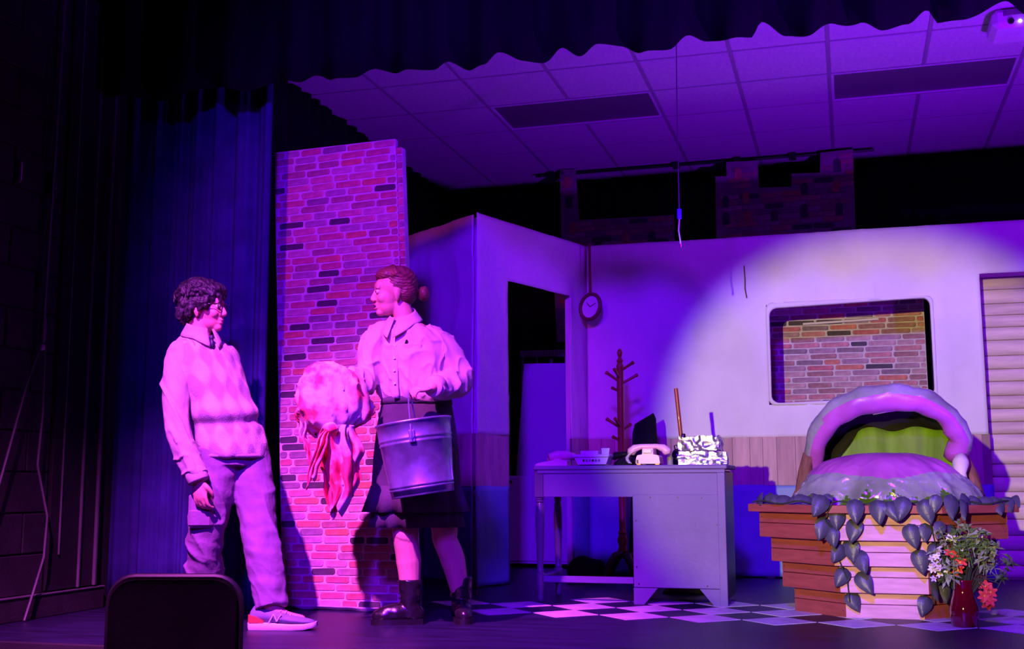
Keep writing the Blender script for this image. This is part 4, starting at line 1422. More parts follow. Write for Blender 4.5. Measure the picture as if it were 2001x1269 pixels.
def head_shapes(mb, M_, wide=1.0, jaw=1.0):
    """face towards local +x, up +z; units metres"""
    mb.ellipsoid((-.012, 0, .028), (.099, .077 * wide, .094), 24, 16, M=M_)
    mb.ellipsoid((.034, 0, -.020), (.060, .062 * wide, .072), 20, 14, M=M_)
    mb.ellipsoid((.030, 0, -.062), (.056 * jaw, .052 * wide, .050), 20, 12, M=M_)
    mb.ellipsoid((.068, 0, -.094), (.023, .024, .020), 14, 10, M=M_)
    mb.ellipsoid((.074, 0, .030), (.020, .050, .030), 16, 10, M=M_)
    for s in (-1, 1):
        mb.ellipsoid((.060, s * .036, -.030), (.026, .022, .024), 12, 8, M=M_)
        mb.ellipsoid((.084, s * .030, .020), (.010, .020, .007), 12, 8, M=M_)
        mb.ellipsoid((-.008, s * .076 * wide, -.012), (.019, .011, .032), 12, 8, M=M_, rot=Euler((0, rad(-12), rad(s * 18))))
        mb.ellipsoid((-.004, s * .074 * wide, -.040), (.010, .008, .012), 10, 8, M=M_)
    mb.tube([(.088, 0, .012), (.099, 0, -.010), (.108, 0, -.029), (.098, 0, -.040)], [.008, .0095, .0105, .009], 12, M=M_)
    for s in (-1, 1):
        mb.ellipsoid((.099, s * .011, -.034), (.010, .008, .008), 10, 8, M=M_)
    mb.ellipsoid((.087, 0, -.058), (.013, .022, .0075), 14, 8, M=M_)
    mb.ellipsoid((.084, 0, -.073), (.013, .020, .0085), 14, 8, M=M_)


def eyes(parent, M_):
    for s in (-1, 1):
        e_ = MB().ellipsoid((.081, s * .031, .004), (.0115, .0125, .0105), 14, 10, M=M_).build('eye', MAT['eye_white'], parent, 'all')
        MB().ellipsoid((.0905, s * .032, .003), (.004, .0055, .0055), 10, 8, M=M_).build('iris', MAT['iris'], e_, 'all')


def sockets(me, M_):
    cs = [M_ @ Vector((.094, s * .032, .005)) for s in (-1, 1)]
    mo = [M_ @ Vector((.094, t * .008, -.0655)) for t in (-2, -1, 0, 1, 2)]
    q = M_.to_3x3() @ Vector((1, 0, 0))

    def fn(c, n_):
        d = 0
        for p in cs:
            r2 = (c - p).length_squared
            if r2 < .0016:
                d -= .010 * math.exp(-r2 / .00022) * max(0, n_.dot(q))
        for p in mo:
            r2 = (c - p).length_squared
            if r2 < .0003:
                d -= .0022 * math.exp(-r2 / .00001) * max(0, n_.dot(q))
        return d
    displace(me, fn)


def hand_shapes(mb, wrist, d, palm_n, thumb_d, curl, size=1.0):
    """palm and five fingers: d points to the fingers, palm_n out of the palm, thumb_d to the thumb side"""
    d, palm_n = Vector(d).normalized(), Vector(palm_n).normalized()
    th_ = Vector(thumb_d).normalized()
    w = Vector(wrist)
    pc = w + d * .045 * size
    rot = Matrix((th_, palm_n, d)).transposed().to_quaternion().to_euler()
    mb.ellipsoid(pc, (.040 * size, .016 * size, .050 * size), 16, 10, rot=rot)
    for k, (off, ln, rr_) in enumerate(((.030, .072, .0085), (.010, .080, .009), (-.010, .075, .0085), (-.029, .060, .0075))):
        p = w + d * (.082 * size) + th_ * (off * size)
        pts_ = [p - d * .02]
        ang = 0
        cur = p.copy()
        for j in range(3):
            ang += curl[j] + .05 * k
            dirv = d * math.cos(ang) + palm_n * math.sin(ang)
            pts_.append(cur.copy())
            cur = cur + dirv * (ln * size * (.45, .32, .23)[j])
        pts_.append(cur)
        limb(mb, pts_, [rr_ * size * 1.05, rr_ * size * 1.05, rr_ * size, rr_ * size * .92, rr_ * size * .75], 10)
    p = w + d * .02 + th_ * .030 * size
    limb(mb, [p, p + (d * .6 + th_ * .60) * .026 * size, p + (d * 1.0 + th_ * .55 + palm_n * .35) * .042 * size, p + (d * 1.35 + th_ * .35 + palm_n * .6) * .048 * size], [.012 * size, .0115 * size, .010 * size, .008 * size], 10)


def person_frame(base):
    base = Vector((base[0], base[1], 0))
    return lambda u, w, z: base + RT * u + TC * w + UP * z


# ------------------------------------------------------------------ man
P = person_frame((-2.66, 4.99))
fa_ = rad(38)
MF = RT * math.cos(fa_) + TC * math.sin(fa_)          # chest direction
ML = UP.cross(MF)                                     # towards his left shoulder
ha = rad(8)
HF = RT * math.cos(ha) + TC * math.sin(ha)
HL = UP.cross(HF)
HU = (UP - HF * .02).normalized()
Hc = P(-.318, 0, 1.495)
HM = Matrix((HF, HL, HU)).transposed().to_4x4()
HM.translation = Hc
spine = [(P(-.150, .0, .80), .155, .115), (P(-.175, 0, .90), .150, .110), (P(-.215, 0, 1.00), .150, .105), (P(-.265, 0, 1.12), .165, .110), (P(-.300, 0, 1.22), .178, .105), (P(-.325, 0, 1.30), .165, .085), (P(-.335, 0, 1.35), .10, .065)]
bm_ = MB()
loft(bm_, [(c, a * .86, b * .86) for c, a, b in spine], ML, MF, 28)
limb(bm_, [P(-.345, 0, 1.30), P(-.338, 0, 1.37), Hc + HM.to_3x3() @ Vector((-.015, 0, -.055))], [.060, .055, .054], 18)
head_shapes(bm_, HM, 0.98, 0.95)
Rsh, Rel, Rwr = P(-.400, .105, 1.262), P(-.375, .180, .925), P(-.262, .205, .672)
Lsh, Lel, Lwr = P(-.235, -.115, 1.268), P(-.20, -.21, .96), P(-.11, -.17, .74)
limb(bm_, [Rsh, Rel, Rwr], [.048, .038, .026])
limb(bm_, [Lsh, Lel, Lwr], [.048, .038, .026])
dR = (RT * .16 - UP).normalized()
nR = (-TC * .85 + RT * .35)
nR = (nR - dR * nR.dot(dR)).normalized()
hand_shapes(bm_, Rwr + Vector((0, 0, -.005)), dR, nR, (RT * .9 + TC * .4 + UP * .14).normalized(), (.35, .60, .55))
hand_shapes(bm_, Lwr, (RT * .25 - UP), TC * .8, RT * .9, (.4, .6, .5))
Rh, Rk, Ra = P(-.215, .055, .80), P(-.255, .055, .42), P(-.285, -.03, .085)
Lh, Lk, La = P(-.105, -.055, .80), P(-.015, .04, .43), P(.065, .13, .105)
for a, b, c in ((Rh, Rk, Ra), (Lh, Lk, La)):
    limb(bm_, [a, b, c], [.075, .052, .036])
for a, d_ in ((Ra, RT * .9 + TC * .45), (La, RT)):
    limb(bm_, [a, a + d_ * .06 - UP * .05, a + d_ * .14 - UP * .065], [.036, .032, .024])
me = remesh(bm_, .0045, 4)
sockets(me, HM)
man = finish('person', me, MAT['skin_m'])
tag(man, 'person in glasses and argyle sweater vest standing at left, facing right', 'person')
eyes(man, HM)

# hair: tousled mop of overlapping locks
rnd = random.Random(17)
hb_ = MB()
hb_.ellipsoid((-.022, 0, .048), (.112, .092, .096), 24, 16, M=HM)
hb_.ellipsoid((-.062, 0, -.005), (.066, .084, .075), 20, 14, M=HM)
hb_.ellipsoid((.052, 0, .086), (.056, .076, .040), 20, 14, M=HM)
for k in range(150):
    a = rnd.uniform(0, 2 * math.pi)
    t = rnd.uniform(.0, 1.25)
    d = Vector((math.cos(a) * math.sin(t), math.sin(a) * math.sin(t), math.cos(t)))
    c = Vector((-.022, 0, .042)) + Vector((d.x * .116, d.y * .096, d.z * .100))
    if c.x > .06 and c.z < .062:
        continue
    L = rnd.uniform(.018, .034)
    sw = rnd.uniform(-.8, .8)
    tang = d.cross(Vector((0, 0, 1))) if abs(d.z) < .95 else Vector((1, 0, 0))
    tang.normalize()
    down = (tang.cross(d)).normalized()
    dr = (down * -1 if down.z > 0 else down) + tang * sw
    p1 = c + dr.normalized() * L
    p2 = p1 + (dr.normalized() - d * .3 + tang * rnd.uniform(-.5, .5)).normalized() * L
    hb_.tube([c, p1, p2], [.012, .011, .005], 7, M=HM)
for k in range(16):   # fringe and temple locks
    y = -.066 + .132 * (k / 15)
    x0 = .078 - 5.0 * y * y
    hb_.tube([(x0 - .02, y, .098), (x0 + .016, y + rnd.uniform(-.01, .01), .074), (x0 + .018, y + rnd.uniform(-.016, .016), .048 + rnd.uniform(-.006, .01))], [.016, .012, .005], 7, M=HM)
for s in (-1, 1):
    for k in range(7):
        x0 = -.075 + .019 * k
        hb_.tube([(x0, s * .074, .04), (x0 + .004, s * .090, .01), (x0 + rnd.uniform(-.006, .010), s * .086, -.018 - (.030 if k < 3 else 0) + rnd.uniform(-.008, .008))], [.018, .014, .006], 7, M=HM)
for k in range(9):
    y = -.06 + .015 * k
    hb_.tube([(-.10, y, .0), (-.100, y, -.045), (-.085, y * .9, -.082 + rnd.uniform(-.008, .01))], [.020, .018, .008], 7, M=HM)
me = remesh(hb_, .0042, 1)
displace(me, lambda c, n_: .0030 * math.sin(nz(c.x * 22, c.y * 22, c.z * 16) * 14))
finish('hair', me, MAT['hair_m'], man)

# glasses
gl = MB()
for s in (-1, 1):
    gl.tube([(.108 - abs(.026 * math.cos(t)) * .12 - .01 * (1 if s else 0), s * .033 + .026 * math.cos(t), .004 + .020 * math.sin(t)) for t in [2 * math.pi * k / 20 for k in range(20)]], .0026, 6, closed=True, M=HM)
    gl.tube([(.094, s * .060, .010), (.06, s * .078, .010), (.0, s * .083, .008), (-.015, s * .083, -.004)], .0024, 6, M=HM)
gl.tube([(.100, -.008, .008), (.104, 0, .011), (.100, .008, .008)], .0024, 6, M=HM)
g_ = gl.build('glasses_frame', MAT['black_plastic'], man, 'all')
lens = material('clear_lens', (.9, .9, .95), .05, .0, 5, transmission=1.0, alpha=.25)
for s in (-1, 1):
    MB().lathe([(.024, -.0008), (.024, .0008)], 18, HM @ TR(.0955, s * .033, .004, ry=rad(90), s=(.8, 1, 1))).build('lens', lens, g_)

# shirt (sleeves, collar), sweater vest, trousers
sh = MB()
limb(sh, [Rsh + UP * .012 + ML * .03, Rsh - UP * .01, Rsh * .55 + Rel * .45 - ML * .008, Rel, Rwr + UP * .02 - RT * .005], [.050, .064, .069, .062, .044], 20, True)
limb(sh, [Lsh + UP * .012 - ML * .03, Lsh - UP * .01, Lel, Lwr + UP * .02], [.050, .064, .060, .044], 20, True)
sh.ellipsoid(Rsh, (.064,) * 3, 16, 10)
sh.ellipsoid(Lsh, (.062,) * 3, 16, 10)
loft(sh, [(c, a * .9, b * .9) for c, a, b in spine[2:]], ML, MF, 28)
me = remesh(sh, .006, 9)


def sleeve_w(c, n_):
    a = nz(c.x * 9, c.y * 9, c.z * 5) * .008
    b = nz(c.x * 26 + c.z * 18, c.y * 26, c.z * 9) * .006
    low = max(0, min(1, (1.0 - c.z) / .25))
    return a + b + .012 * ridge(c.x * 9 + c.z * 4, c.y * 9, c.z * 3.5) + .010 * low * ridge(c.x * 14, c.y * 14, c.z * 16 + c.x * 8) - .006


displace(me, sleeve_w)
shirt = finish('shirt', me, MAT['shirt_m'], man)
cuff = MB()
dcf = (Rwr - Rel).normalized()
cuff.tube([Rwr - dcf * .055, Rwr - dcf * .05, Rwr - dcf * .0, Rwr + dcf * .008], [.046, .050, .049, .046], 20)
cuff.build('cuff', MAT['shirt_m'], shirt, 'all')
# collar: two leaves standing around the neck
nb = P(-.335, 0, 1.374)
cl_ = MB()


def collar(u, v):
    a = -math.pi * .93 + u * math.pi * 1.86       # 0 = back of neck
    rr_ = .068 + .030 * v
    dirv = -MF * math.cos(a) + ML * math.sin(a)
    tip = max(0, abs(u - .5) * 2 - .72) / .28
    z = .044 - .062 * v - .030 * v * tip + .012 * math.cos(a) - .016 * (1 - math.cos(a)) / 2
    return nb + dirv * (rr_ + .012 * v * tip) + UP * z + MF * .012


cl_.sheet(collar, 40, 5, .004)
cl_.build('collar', MAT['shirt_m'], shirt, 'all')
tk = MB()
k0 = nb + MF * .098 + UP * -.030
tk.ellipsoid(k0 - MF * .006, (.013, .012, .015), 12, 8)
tk.tube([k0 - MF * .006, k0 - UP * .025, k0 + MF * .004 - UP * .055], [.008, .012, .010], 10)
tk.build('necktie', MAT['tie'], man, 'all')

vest = [(P(-.150, .0, .775), .170, .128), (P(-.153, 0, .79), .176, .134), (P(-.162, 0, .85), .176, .135), (P(-.180, 0, .91), .176, .134), (P(-.20, 0, .97), .172, .130), (P(-.225, 0, 1.03), .170, .128), (P(-.262, 0, 1.12), .182, .128), (P(-.296, 0, 1.21), .192, .122), (P(-.315, 0, 1.265), .184, .108), (P(-.328, 0, 1.305), .154, .090), (P(-.334, 0, 1.335), .100, .074), (P(-.336, 0, 1.342), .086, .064)]
vm = MB()
loft(vm, vest, ML, MF, 40, 2.2)
me = remesh(vm, .0065, 3)


def vest_w(c, n_):
    u_ = (c - P(-.2, 0, 0)).dot(ML)
    f_ = (c - P(-.2, 0, 0)).dot(MF)
    fold = math.exp(-((c.z - .945 - .10 * u_) / .022) ** 2) * -.016 + math.exp(-((c.z - 1.0 - .10 * u_) / .04) ** 2) * .012
    return fold * (.5 + .5 * max(-1, min(1, f_ * 12))) + .006 * nz(c.x * 7, c.y * 7, c.z * 9) + .006 * math.sin(c.z * 34 + 10 * u_ + 3 * nz(c.x * 5, c.y * 5, c.z * 4)) * max(0, 1 - abs(c.z - .93) / .2) + .0028 * math.cos(u_ * 68) * math.cos(c.z * 40)


displace(me, vest_w)
uv = me.uv_layers.new(name='UVMap')
for lp in me.loops:
    c = me.vertices[lp.vertex_index].co
    ax = P(-.15 - .34 * (c.z - .8), 0, c.z)
    an = math.atan2((c - ax).dot(ML), (c - ax).dot(MF))
    uv.data[lp.index].uv = (an * .155, c.z)
ve = finish('sweater_vest', me, MAT['knit'], man)
for sh_c, sgn in ((Rsh, -1), (Lsh, 1)):
    rib = MB()
    pts_ = [sh_c + ML * sgn * -.030 + (MF * math.cos(t) * .076 + UP * (math.sin(t) * .086 - .012)) - ML * sgn * .016 * math.sin(t) for t in [2 * math.pi * k / 28 for k in range(28)]]
    rib.tube(pts_, .008, 8, closed=True)
    rib.build('armhole_rib', MAT['knit'], ve, 'all')
hm = MB()
hm.tube([P(-.152, 0, .785) + ML * (.166 * math.cos(t)) + MF * (.126 * math.sin(t)) for t in [2 * math.pi * k / 40 for k in range(40)]], .011, 8, closed=True)
hm.build('hem_rib', MAT['knit'], ve, 'all')

tr = MB()
loft(tr, [(P(-.160, 0, .74), .155, .118), (P(-.160, 0, .80), .150, .112), (P(-.160, 0, .86), .145, .105)], ML, MF, 30)
limb(tr, [Rh + UP * .02, (Rh + Rk) * .5 + RT * .004, Rk, (Rk + Ra) * .5 - RT * .004, Ra - UP * .01], [.100, .098, .088, .084, .082], 22, True)
limb(tr, [Lh + UP * .02, (Lh + Lk) * .5 + RT * .006, Lk, (Lk + La) * .5, La - UP * .012], [.100, .098, .088, .080, .074], 22, True)
me = remesh(tr, .0065, 3)


def trouser_w(c, n_):
    lowf = max(0, 1 - c.z / .55)
    kk = max(0, min(1, (.72 - c.z) / .12))
    return kk * (.014 * ridge(c.x * 5 + c.z * 3, c.y * 5, c.z * 5 + c.x * 4) - .005) + .007 * lowf * ridge(c.x * 7, c.y * 7, c.z * 15 + c.x * 9) + .009 * nz(c.x * 6, c.y * 6, c.z * 7) + (.002 + .005 * lowf) * nz(c.x * 9 + c.z * 6, c.y * 9, c.z * 26) + .005 * nz(c.x * 20, c.y * 20, c.z * 24 + c.x * 12)


displace(me, trouser_w)
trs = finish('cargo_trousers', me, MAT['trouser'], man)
for (uz, hz, name_, dpt) in ((.565, .048, 'pocket_flap', .016), (.500, .045, 'cargo_pocket', .022)):
    c = P(-.262, .150, uz)
    MB().box(-.054, .056, -dpt, dpt * .8, -hz, hz, .014, M=Matrix.Translation(c) @ Matrix((RT, -TC, UP)).transposed().to_4x4() @ TR(rz=rad(10))).build(name_, MAT['trouser'], trs, True)
c = P(.030, .135, .56)
MB().box(-.035, .03, -.05, .05, -.065, .065, .012, M=Matrix.Translation(P(.010, -.01, .54)) @ Matrix((RT, -TC, UP)).transposed().to_4x4() @ TR(ry=rad(-6))).build('cargo_pocket', MAT['trouser'], trs, True)


# sneakers
def sneaker(ankle, toe_dir, name, parent, near=1):
    d_ = Vector(toe_dir).normalized()
    s_ = UP.cross(d_)
    o_ = Vector((ankle.x, ankle.y, 0)) - d_ * .055
    up_ = MB()
    secs = [(-.035, .030, .030, .085), (-.020, .040, .026, .105), (.03, .042, .026, .108), (.07, .042, .026, .100), (.11, .045, .026, .080), (.16, .050, .026, .064), (.21, .048, .026, .054), (.245, .036, .028, .046), (.262, .015, .030, .040)]
    rings = []
    for (x, hw, z0, z1) in secs:
        ring = []
        for k in range(16):
            t = 2 * math.pi * k / 16
            cz, cy_ = math.sin(t), math.cos(t)
            zz = (z0 + z1) / 2 + (z1 - z0) / 2 * cz
            wy = hw * cy_ * (1 - .30 * max(0, cz))
            ring.append(o_ + d_ * x + s_ * wy + UP * zz)
        rings.append(ring)
    up_.rings(rings)
    sn = up_.build(name, MAT['sneaker'], parent, 'all')
    so = MB()
    rings = []
    for (x, hw, z0, z1) in [(-.045, .022, .006, .034), (-.035, .040, .0, .036), (.03, .046, .0, .034), (.09, .044, .0, .030), (.16, .054, .0, .028), (.22, .050, .003, .029), (.255, .034, .010, .034), (.272, .012, .018, .038)]:
        rings.append([o_ + d_ * x + s_ * (hw * a) + UP * (z0 + (z1 - z0) * b) for a, b in ((-.9, 0), (.9, 0), (1, .3), (1, .8), (.9, 1), (-.9, 1), (-1, .8), (-1, .3))])
    so.rings(rings)
    so.build('sole', MAT['sole'], sn, True)
    hp_ = MB()
    rings = []
    for x, hw in ((-.042, .026), (-.032, .042), (.0, .0445), (.035, .0445)):
        h_ = .066 if x < .0 else (.06 if x < .03 else .04)
        rings.append([o_ + d_ * x + s_ * (hw * a) + UP * (.032 + (h_ - .032) * b) for a, b in ((-1, 0), (1, 0), (1, 1), (-1, 1))])
    hp_.rings(rings)
    hp_.build('heel_patch', MAT['sneaker_red'], sn, True)
    # N mark on both sides
    for sg in (-1, 1):
        nm_ = MB()
        q = lambda x, z: o_ + d_ * x + s_ * (sg * (.0455 - .10 * max(0, z - .06))) + UP * z
        pts_ = [q(.062, .036), q(.083, .072), q(.098, .040), q(.118, .072)] if True else None
        for a, b in zip(pts_, pts_[1:]):
            nm_.tube([a, b], .0030, 6)
        nm_.build('side_logo', MAT['sole'], sn, True)
    for k in range(5):
        x = .085 + .022 * k
        z = .100 - .010 * k
        MB().tube([o_ + d_ * x + s_ * -.022 + UP * (z - .008), o_ + d_ * x + UP * (z + .002), o_ + d_ * (x + .006) + s_ * .022 + UP * (z - .008)], .0026, 6).build('lace', MAT['sole'], sn, True)
    return sn


sneaker(P(.068, .135, .1), RT * 1.0 + TC * .10, 'sneaker', man)
sneaker(P(-.285, -.03, .1), RT * .9 + TC * .45, 'sneaker', man)

# ------------------------------------------------------------------ woman
P = person_frame((-1.97, 5.30))
fa_ = rad(68)
WF = -RT * math.cos(fa_) + TC * math.sin(fa_)         # chest turned a little to the left
WL = UP.cross(WF)                                     # her left shoulder, to the right in view
ha = rad(14)
HF = (-RT * math.cos(ha) + TC * math.sin(ha)).normalized()
HL = UP.cross(HF)
HM = Matrix((HF, HL, UP)).transposed().to_4x4() @ TR(ry=rad(3))
Hc = P(-.163, 0, 1.585)
HM.translation = Hc
spine = [(P(-.045, 0, .93), .170, .125), (P(-.050, 0, 1.03), .152, .110), (P(-.060, 0, 1.12), .158, .118), (P(-.080, 0, 1.25), .168, .122), (P(-.095, 0, 1.35), .165, .098), (P(-.105, 0, 1.42), .125, .075), (P(-.110, 0, 1.455), .070, .058)]
bm_ = MB()
loft(bm_, [(c, a * .86, b * .86) for c, a, b in spine], WL, WF, 28)
limb(bm_, [P(-.110, 0, 1.40), P(-.112, 0, 1.47), Hc + HM.to_3x3() @ Vector((-.018, 0, -.05))], [.056, .050, .050], 18)
head_shapes(bm_, HM, .98, 1.0)
Rsh, Rel, Rwr = P(-.240, .03, 1.355), P(-.280, .06, 1.165), P(-.355, .235, 1.12)
Lsh, Lel, Lwr = P(.050, .0, 1.355), P(.145, .035, 1.150), P(.050, .270, 1.098)
limb(bm_, [Rsh, Rel, Rwr], [.048, .040, .026])
limb(bm_, [Lsh, Lel, Lwr], [.048, .040, .026])
dL = (-RT * .88 + TC * .32 - UP * .18).normalized()
nL = (-UP * .86 - TC * .30 + dL * .0)
nL = (nL - dL * nL.dot(dL)).normalized()
hand_shapes(bm_, Lwr, dL, nL, -dL.cross(nL), (.70, 1.05, .85), .95)
dR = (-RT * .6 + TC * .6).normalized()
hand_shapes(bm_, Rwr, dR, -UP, RT * .6 + TC * .6, (.2, .3, .3), .95)
Rh, Rk, Ra = P(-.105, .02, .90), P(-.088, .065, .44), P(-.062, .05, .10)
Lh, Lk, La = P(.030, -.02, .90), P(.092, .01, .44), P(.172, -.09, .10)
for a, b, c, in ((Rh, Rk, Ra), (Lh, Lk, La)):
    limb(bm_, [a, b + UP * .02, b - UP * .04, b * .55 + c * .45 - WF * .012, c], [.088, .064, .058, .060, .038])
me = remesh(bm_, .0045, 4)
sockets(me, HM)
woman = finish('person', me, MAT['skin_w'])
tag(woman, 'person in pale shirt and black skirt holding a bucket, head turned left', 'person')
eyes(woman, HM)
mo_ = MB().ellipsoid((.0905, 0, -.0655), (.010, .014, .0085), 14, 8, M=HM)
mo_.build('open_mouth', MAT['tie'], woman, 'all')
MB().tube([(.091, -.015, -.056), (.099, 0, -.0545), (.091, .015, -.056)], .0045, 8, M=HM).build('upper_lip', MAT['lip'], woman, 'all')
MB().tube([(.089, -.014, -.074), (.096, 0, -.0765), (.089, .014, -.074)], .005, 8, M=HM).build('lower_lip', MAT['lip'], woman, 'all')

hw_ = MB()
hw_.ellipsoid((-.030, 0, .046), (.094, .084, .090), 24, 16, M=HM)
hw_.ellipsoid((-.052, 0, .005), (.066, .080, .070), 20, 14, M=HM)
hw_.ellipsoid((.030, 0, .086), (.056, .070, .036), 20, 12, M=HM)
rnd = random.Random(4)
for k in range(46):
    a = -1.45 + 2.9 * k / 45
    y = math.sin(a) * .080
    zt = math.cos(a) * .060 + .062
    hw_.tube([(.066 - .035 * abs(a), y * .85, zt * .85 + .012), (.0, y * 1.06, zt + .014), (-.07, y * .95, zt * .6), (-.125, y * .25, .0)], [.005, .008, .008, .006], 6, M=HM)
me = remesh(hw_, .0042, 2)
displace(me, lambda c, n_: .0016 * math.sin(((c - Hc).dot(UP) * 1.2 + (c - Hc).dot(HL)) * 330 + 5 * nz(c.x * 12, c.y * 12, c.z * 12)))
hair_o = finish('hair', me, MAT['hair_w'], woman)
bn = MB()
bn.ellipsoid((-.148, 0, -.005), (.030, .040, .036), 20, 12, M=HM)
for k in range(12):
    a = 2 * math.pi * k / 12
    bn.tube([(-.150 + .006 * math.cos(a * 2), .032 * math.cos(a), -.005 + .030 * math.sin(a)), (-.165, .020 * math.cos(a + .8), -.005 + .020 * math.sin(a + .8)), (-.172, .006 * math.cos(a + 1.6), -.005 + .006 * math.sin(a + 1.6))], [.013, .010, .007], 7, M=HM)
me = remesh(bn, .004, 1)
finish('hair_bun', me, MAT['hair_w'], woman)

# shirt
sh = MB()
loft(sh, [(P(-.048, 0, .99), .140, .105), (P(-.050, 0, 1.03), .154, .118), (P(-.052, 0, 1.06), .172, .136), (P(-.058, 0, 1.10), .188, .146), (P(-.068, 0, 1.18), .186, .142), (P(-.080, 0, 1.27), .184, .136), (P(-.092, 0, 1.35), .180, .114), (P(-.102, 0, 1.405), .150, .088), (P(-.108, 0, 1.44), .080, .068), (P(-.110, 0, 1.45), .066, .060)], WL, WF, 36, 2.2)
limb(sh, [Rsh + UP * .015 + RT * .05, Rsh, Rel, Rel * .35 + Rwr * .65, Rwr], [.048, .064, .068, .060, .046], 22, True)
limb(sh, [Lsh + UP * .015 - RT * .05, Lsh, Lsh * .5 + Lel * .5 + RT * .012, Lel + RT * .006, Lel * .5 + Lwr * .5 - UP * .012, Lwr - (Lwr - Lel).normalized() * .01], [.050, .066, .072, .076, .070, .046], 22, True)
sh.ellipsoid(Lel + RT * .010 - UP * .01, (.075,) * 3, 16, 10)
sh.ellipsoid(Rel, (.070,) * 3, 16, 10)
me = remesh(sh, .006, 9)


def shirt_w(c, n_):
    low = max(0, 1 - abs(c.z - 1.07) / .10)
    a = nz(c.x * 7, c.y * 7, c.z * 5) * .011
    b = nz(c.x * 20 + c.z * 14, c.y * 20, c.z * 8) * .007
    k = max(0, min(1, (c.z - 1.045) / .05))
    return k * (a + b + .014 * ridge(c.x * 6 + c.z * 3, c.y * 6, c.z * 4 - c.x * 3) + .010 * ridge(c.x * 13 + 5, c.y * 13, c.z * 8 + c.x * 6) - .008) + k * low * .007 * math.sin((c - P(0, 0, 0)).dot(RT) * 120 + 4 * nz(c.x * 6, c.y * 6, c.z * 4))


displace(me, shirt_w)
ws = finish('shirt', me, MAT['shirt_w'], woman)
nb = P(-.112, 0, 1.452)
cl_ = MB()


def collar_w(u, v):
    a = -math.pi * .96 + u * math.pi * 1.92
    rr_ = .060 + .040 * v
    dirv = -WF * math.cos(a) + WL * math.sin(a)
    tip = max(0, abs(u - .5) * 2 - .70) / .30
    z = .050 - .052 * v - .055 * v * tip + .018 * math.cos(a) - .030 * (1 - math.cos(a)) / 2
    return nb + dirv * (rr_ + .022 * v * tip) + UP * z + WF * (.012 + .010 * tip)


cl_.sheet(collar_w, 44, 6, .004)
cl_.build('collar', MAT['shirt_w'], ws, 'all')
pk_ = MB()
pc = P(-.012, 0, 1.272) + WF * .140
pk_.box(-.045, .045, -.004, .004, -.055, .045, .004, M=Matrix.Translation(pc + WL * .01) @ Matrix((WL, -WF, UP)).transposed().to_4x4() @ TR(rx=rad(4), rz=rad(12)))
pk_.build('chest_pocket', MAT['shirt_w'], ws, True)
MB().box(-.006, .006, -.006, .003, -.014, .014, .003, M=Matrix.Translation(pc + WF * .004 - WL * .022 + UP * .052) @ Matrix((WL, -WF, UP)).transposed().to_4x4() @ TR(ry=rad(18))).build('pen_clip', MAT['black_plastic'], ws)
pl_ = MB()
pl_.sheet(lambda u, v: P(-.098 + .022 * v - .03 * (u - .5), 0, 1.415 - .36 * v) + WF * (.104 + .050 * math.sin(v * math.pi * .62) - .004), 3, 16, .004)
pl_.build('button_placket', MAT['shirt_w'], ws, 'all')
for k in range(5):
    v = .12 + .17 * k
    MB().lathe([(.0055, 0), (.0055, .002)], 10, Matrix.Translation(P(-.098 + .022 * v, 0, 1.415 - .36 * v) + WF * (.106 + .050 * math.sin(v * math.pi * .62))) @ WF.to_track_quat('Z', 'Y').to_matrix().to_4x4()).build('button', MAT['paper'], ws)
dcf = (Lwr - Lel).normalized()
MB().tube([Lwr - dcf * .06, Lwr - dcf * .055, Lwr - dcf * .006, Lwr], [.046, .051, .049, .045], 20).build('cuff', MAT['shirt_w'], ws, 'all')

# skirt with two ruffles


def skirt_ring(z, a, b, ru, ph_, n=72, cx=-.045):
    c = P(cx, 0, z)
    r_ = []
    for k in range(n):
        t = 2 * math.pi * k / n
        w = 1 + ru * math.sin(t * 15 + ph_) + ru * .5 * math.sin(t * 8 + 1)
        r_.append(c + RT * (a * w * math.cos(t)) + TC * (b * w * math.sin(t)))
    return r_


def open_shell(rings, inner=.012):
    inn = []
    for r_ in rings:
        c = sum(r_, Vector()) / len(r_)
        inn.append([p + (c - p).normalized() * inner for p in r_])
    return rings + inn[::-1]


sk = MB()
R1 = [skirt_ring(1.065, .165, .130, 0, 0), skirt_ring(1.03, .172, .136, .004, 0), skirt_ring(.93, .190, .150, .008, .4), skirt_ring(.78, .205, .155, .014, .8), skirt_ring(.63, .212, .155, .020, 1.2), skirt_ring(.58, .214, .155, .022, 1.3)]
sk.rings(open_shell(R1), False, closed=True)
so_ = sk.build('skirt', MAT['skirt'], woman, 'all')
for (z0, z1, a0, a1, ph_) in ((.645, .520, .214, .244, .0), (.560, .448, .208, .222, 1.7)):
    rf = MB()
    rf.rings(open_shell([skirt_ring(z0, a0, a0 * .72, .012, ph_), skirt_ring((z0 + z1) / 2, (a0 + a1) / 2, (a0 + a1) / 2 * .72, .035, ph_), skirt_ring(z1, a1, a1 * .72, .060, ph_)], .006), False, closed=True)
    rf.build('ruffle', MAT['skirt'], so_, 'all')
MB().rings(open_shell([skirt_ring(1.035, .176, .141, 0, 0), skirt_ring(1.068, .171, .136, 0, 0)], .01), False, closed=True).build('waistband', MAT['skirt'], so_, 'all')


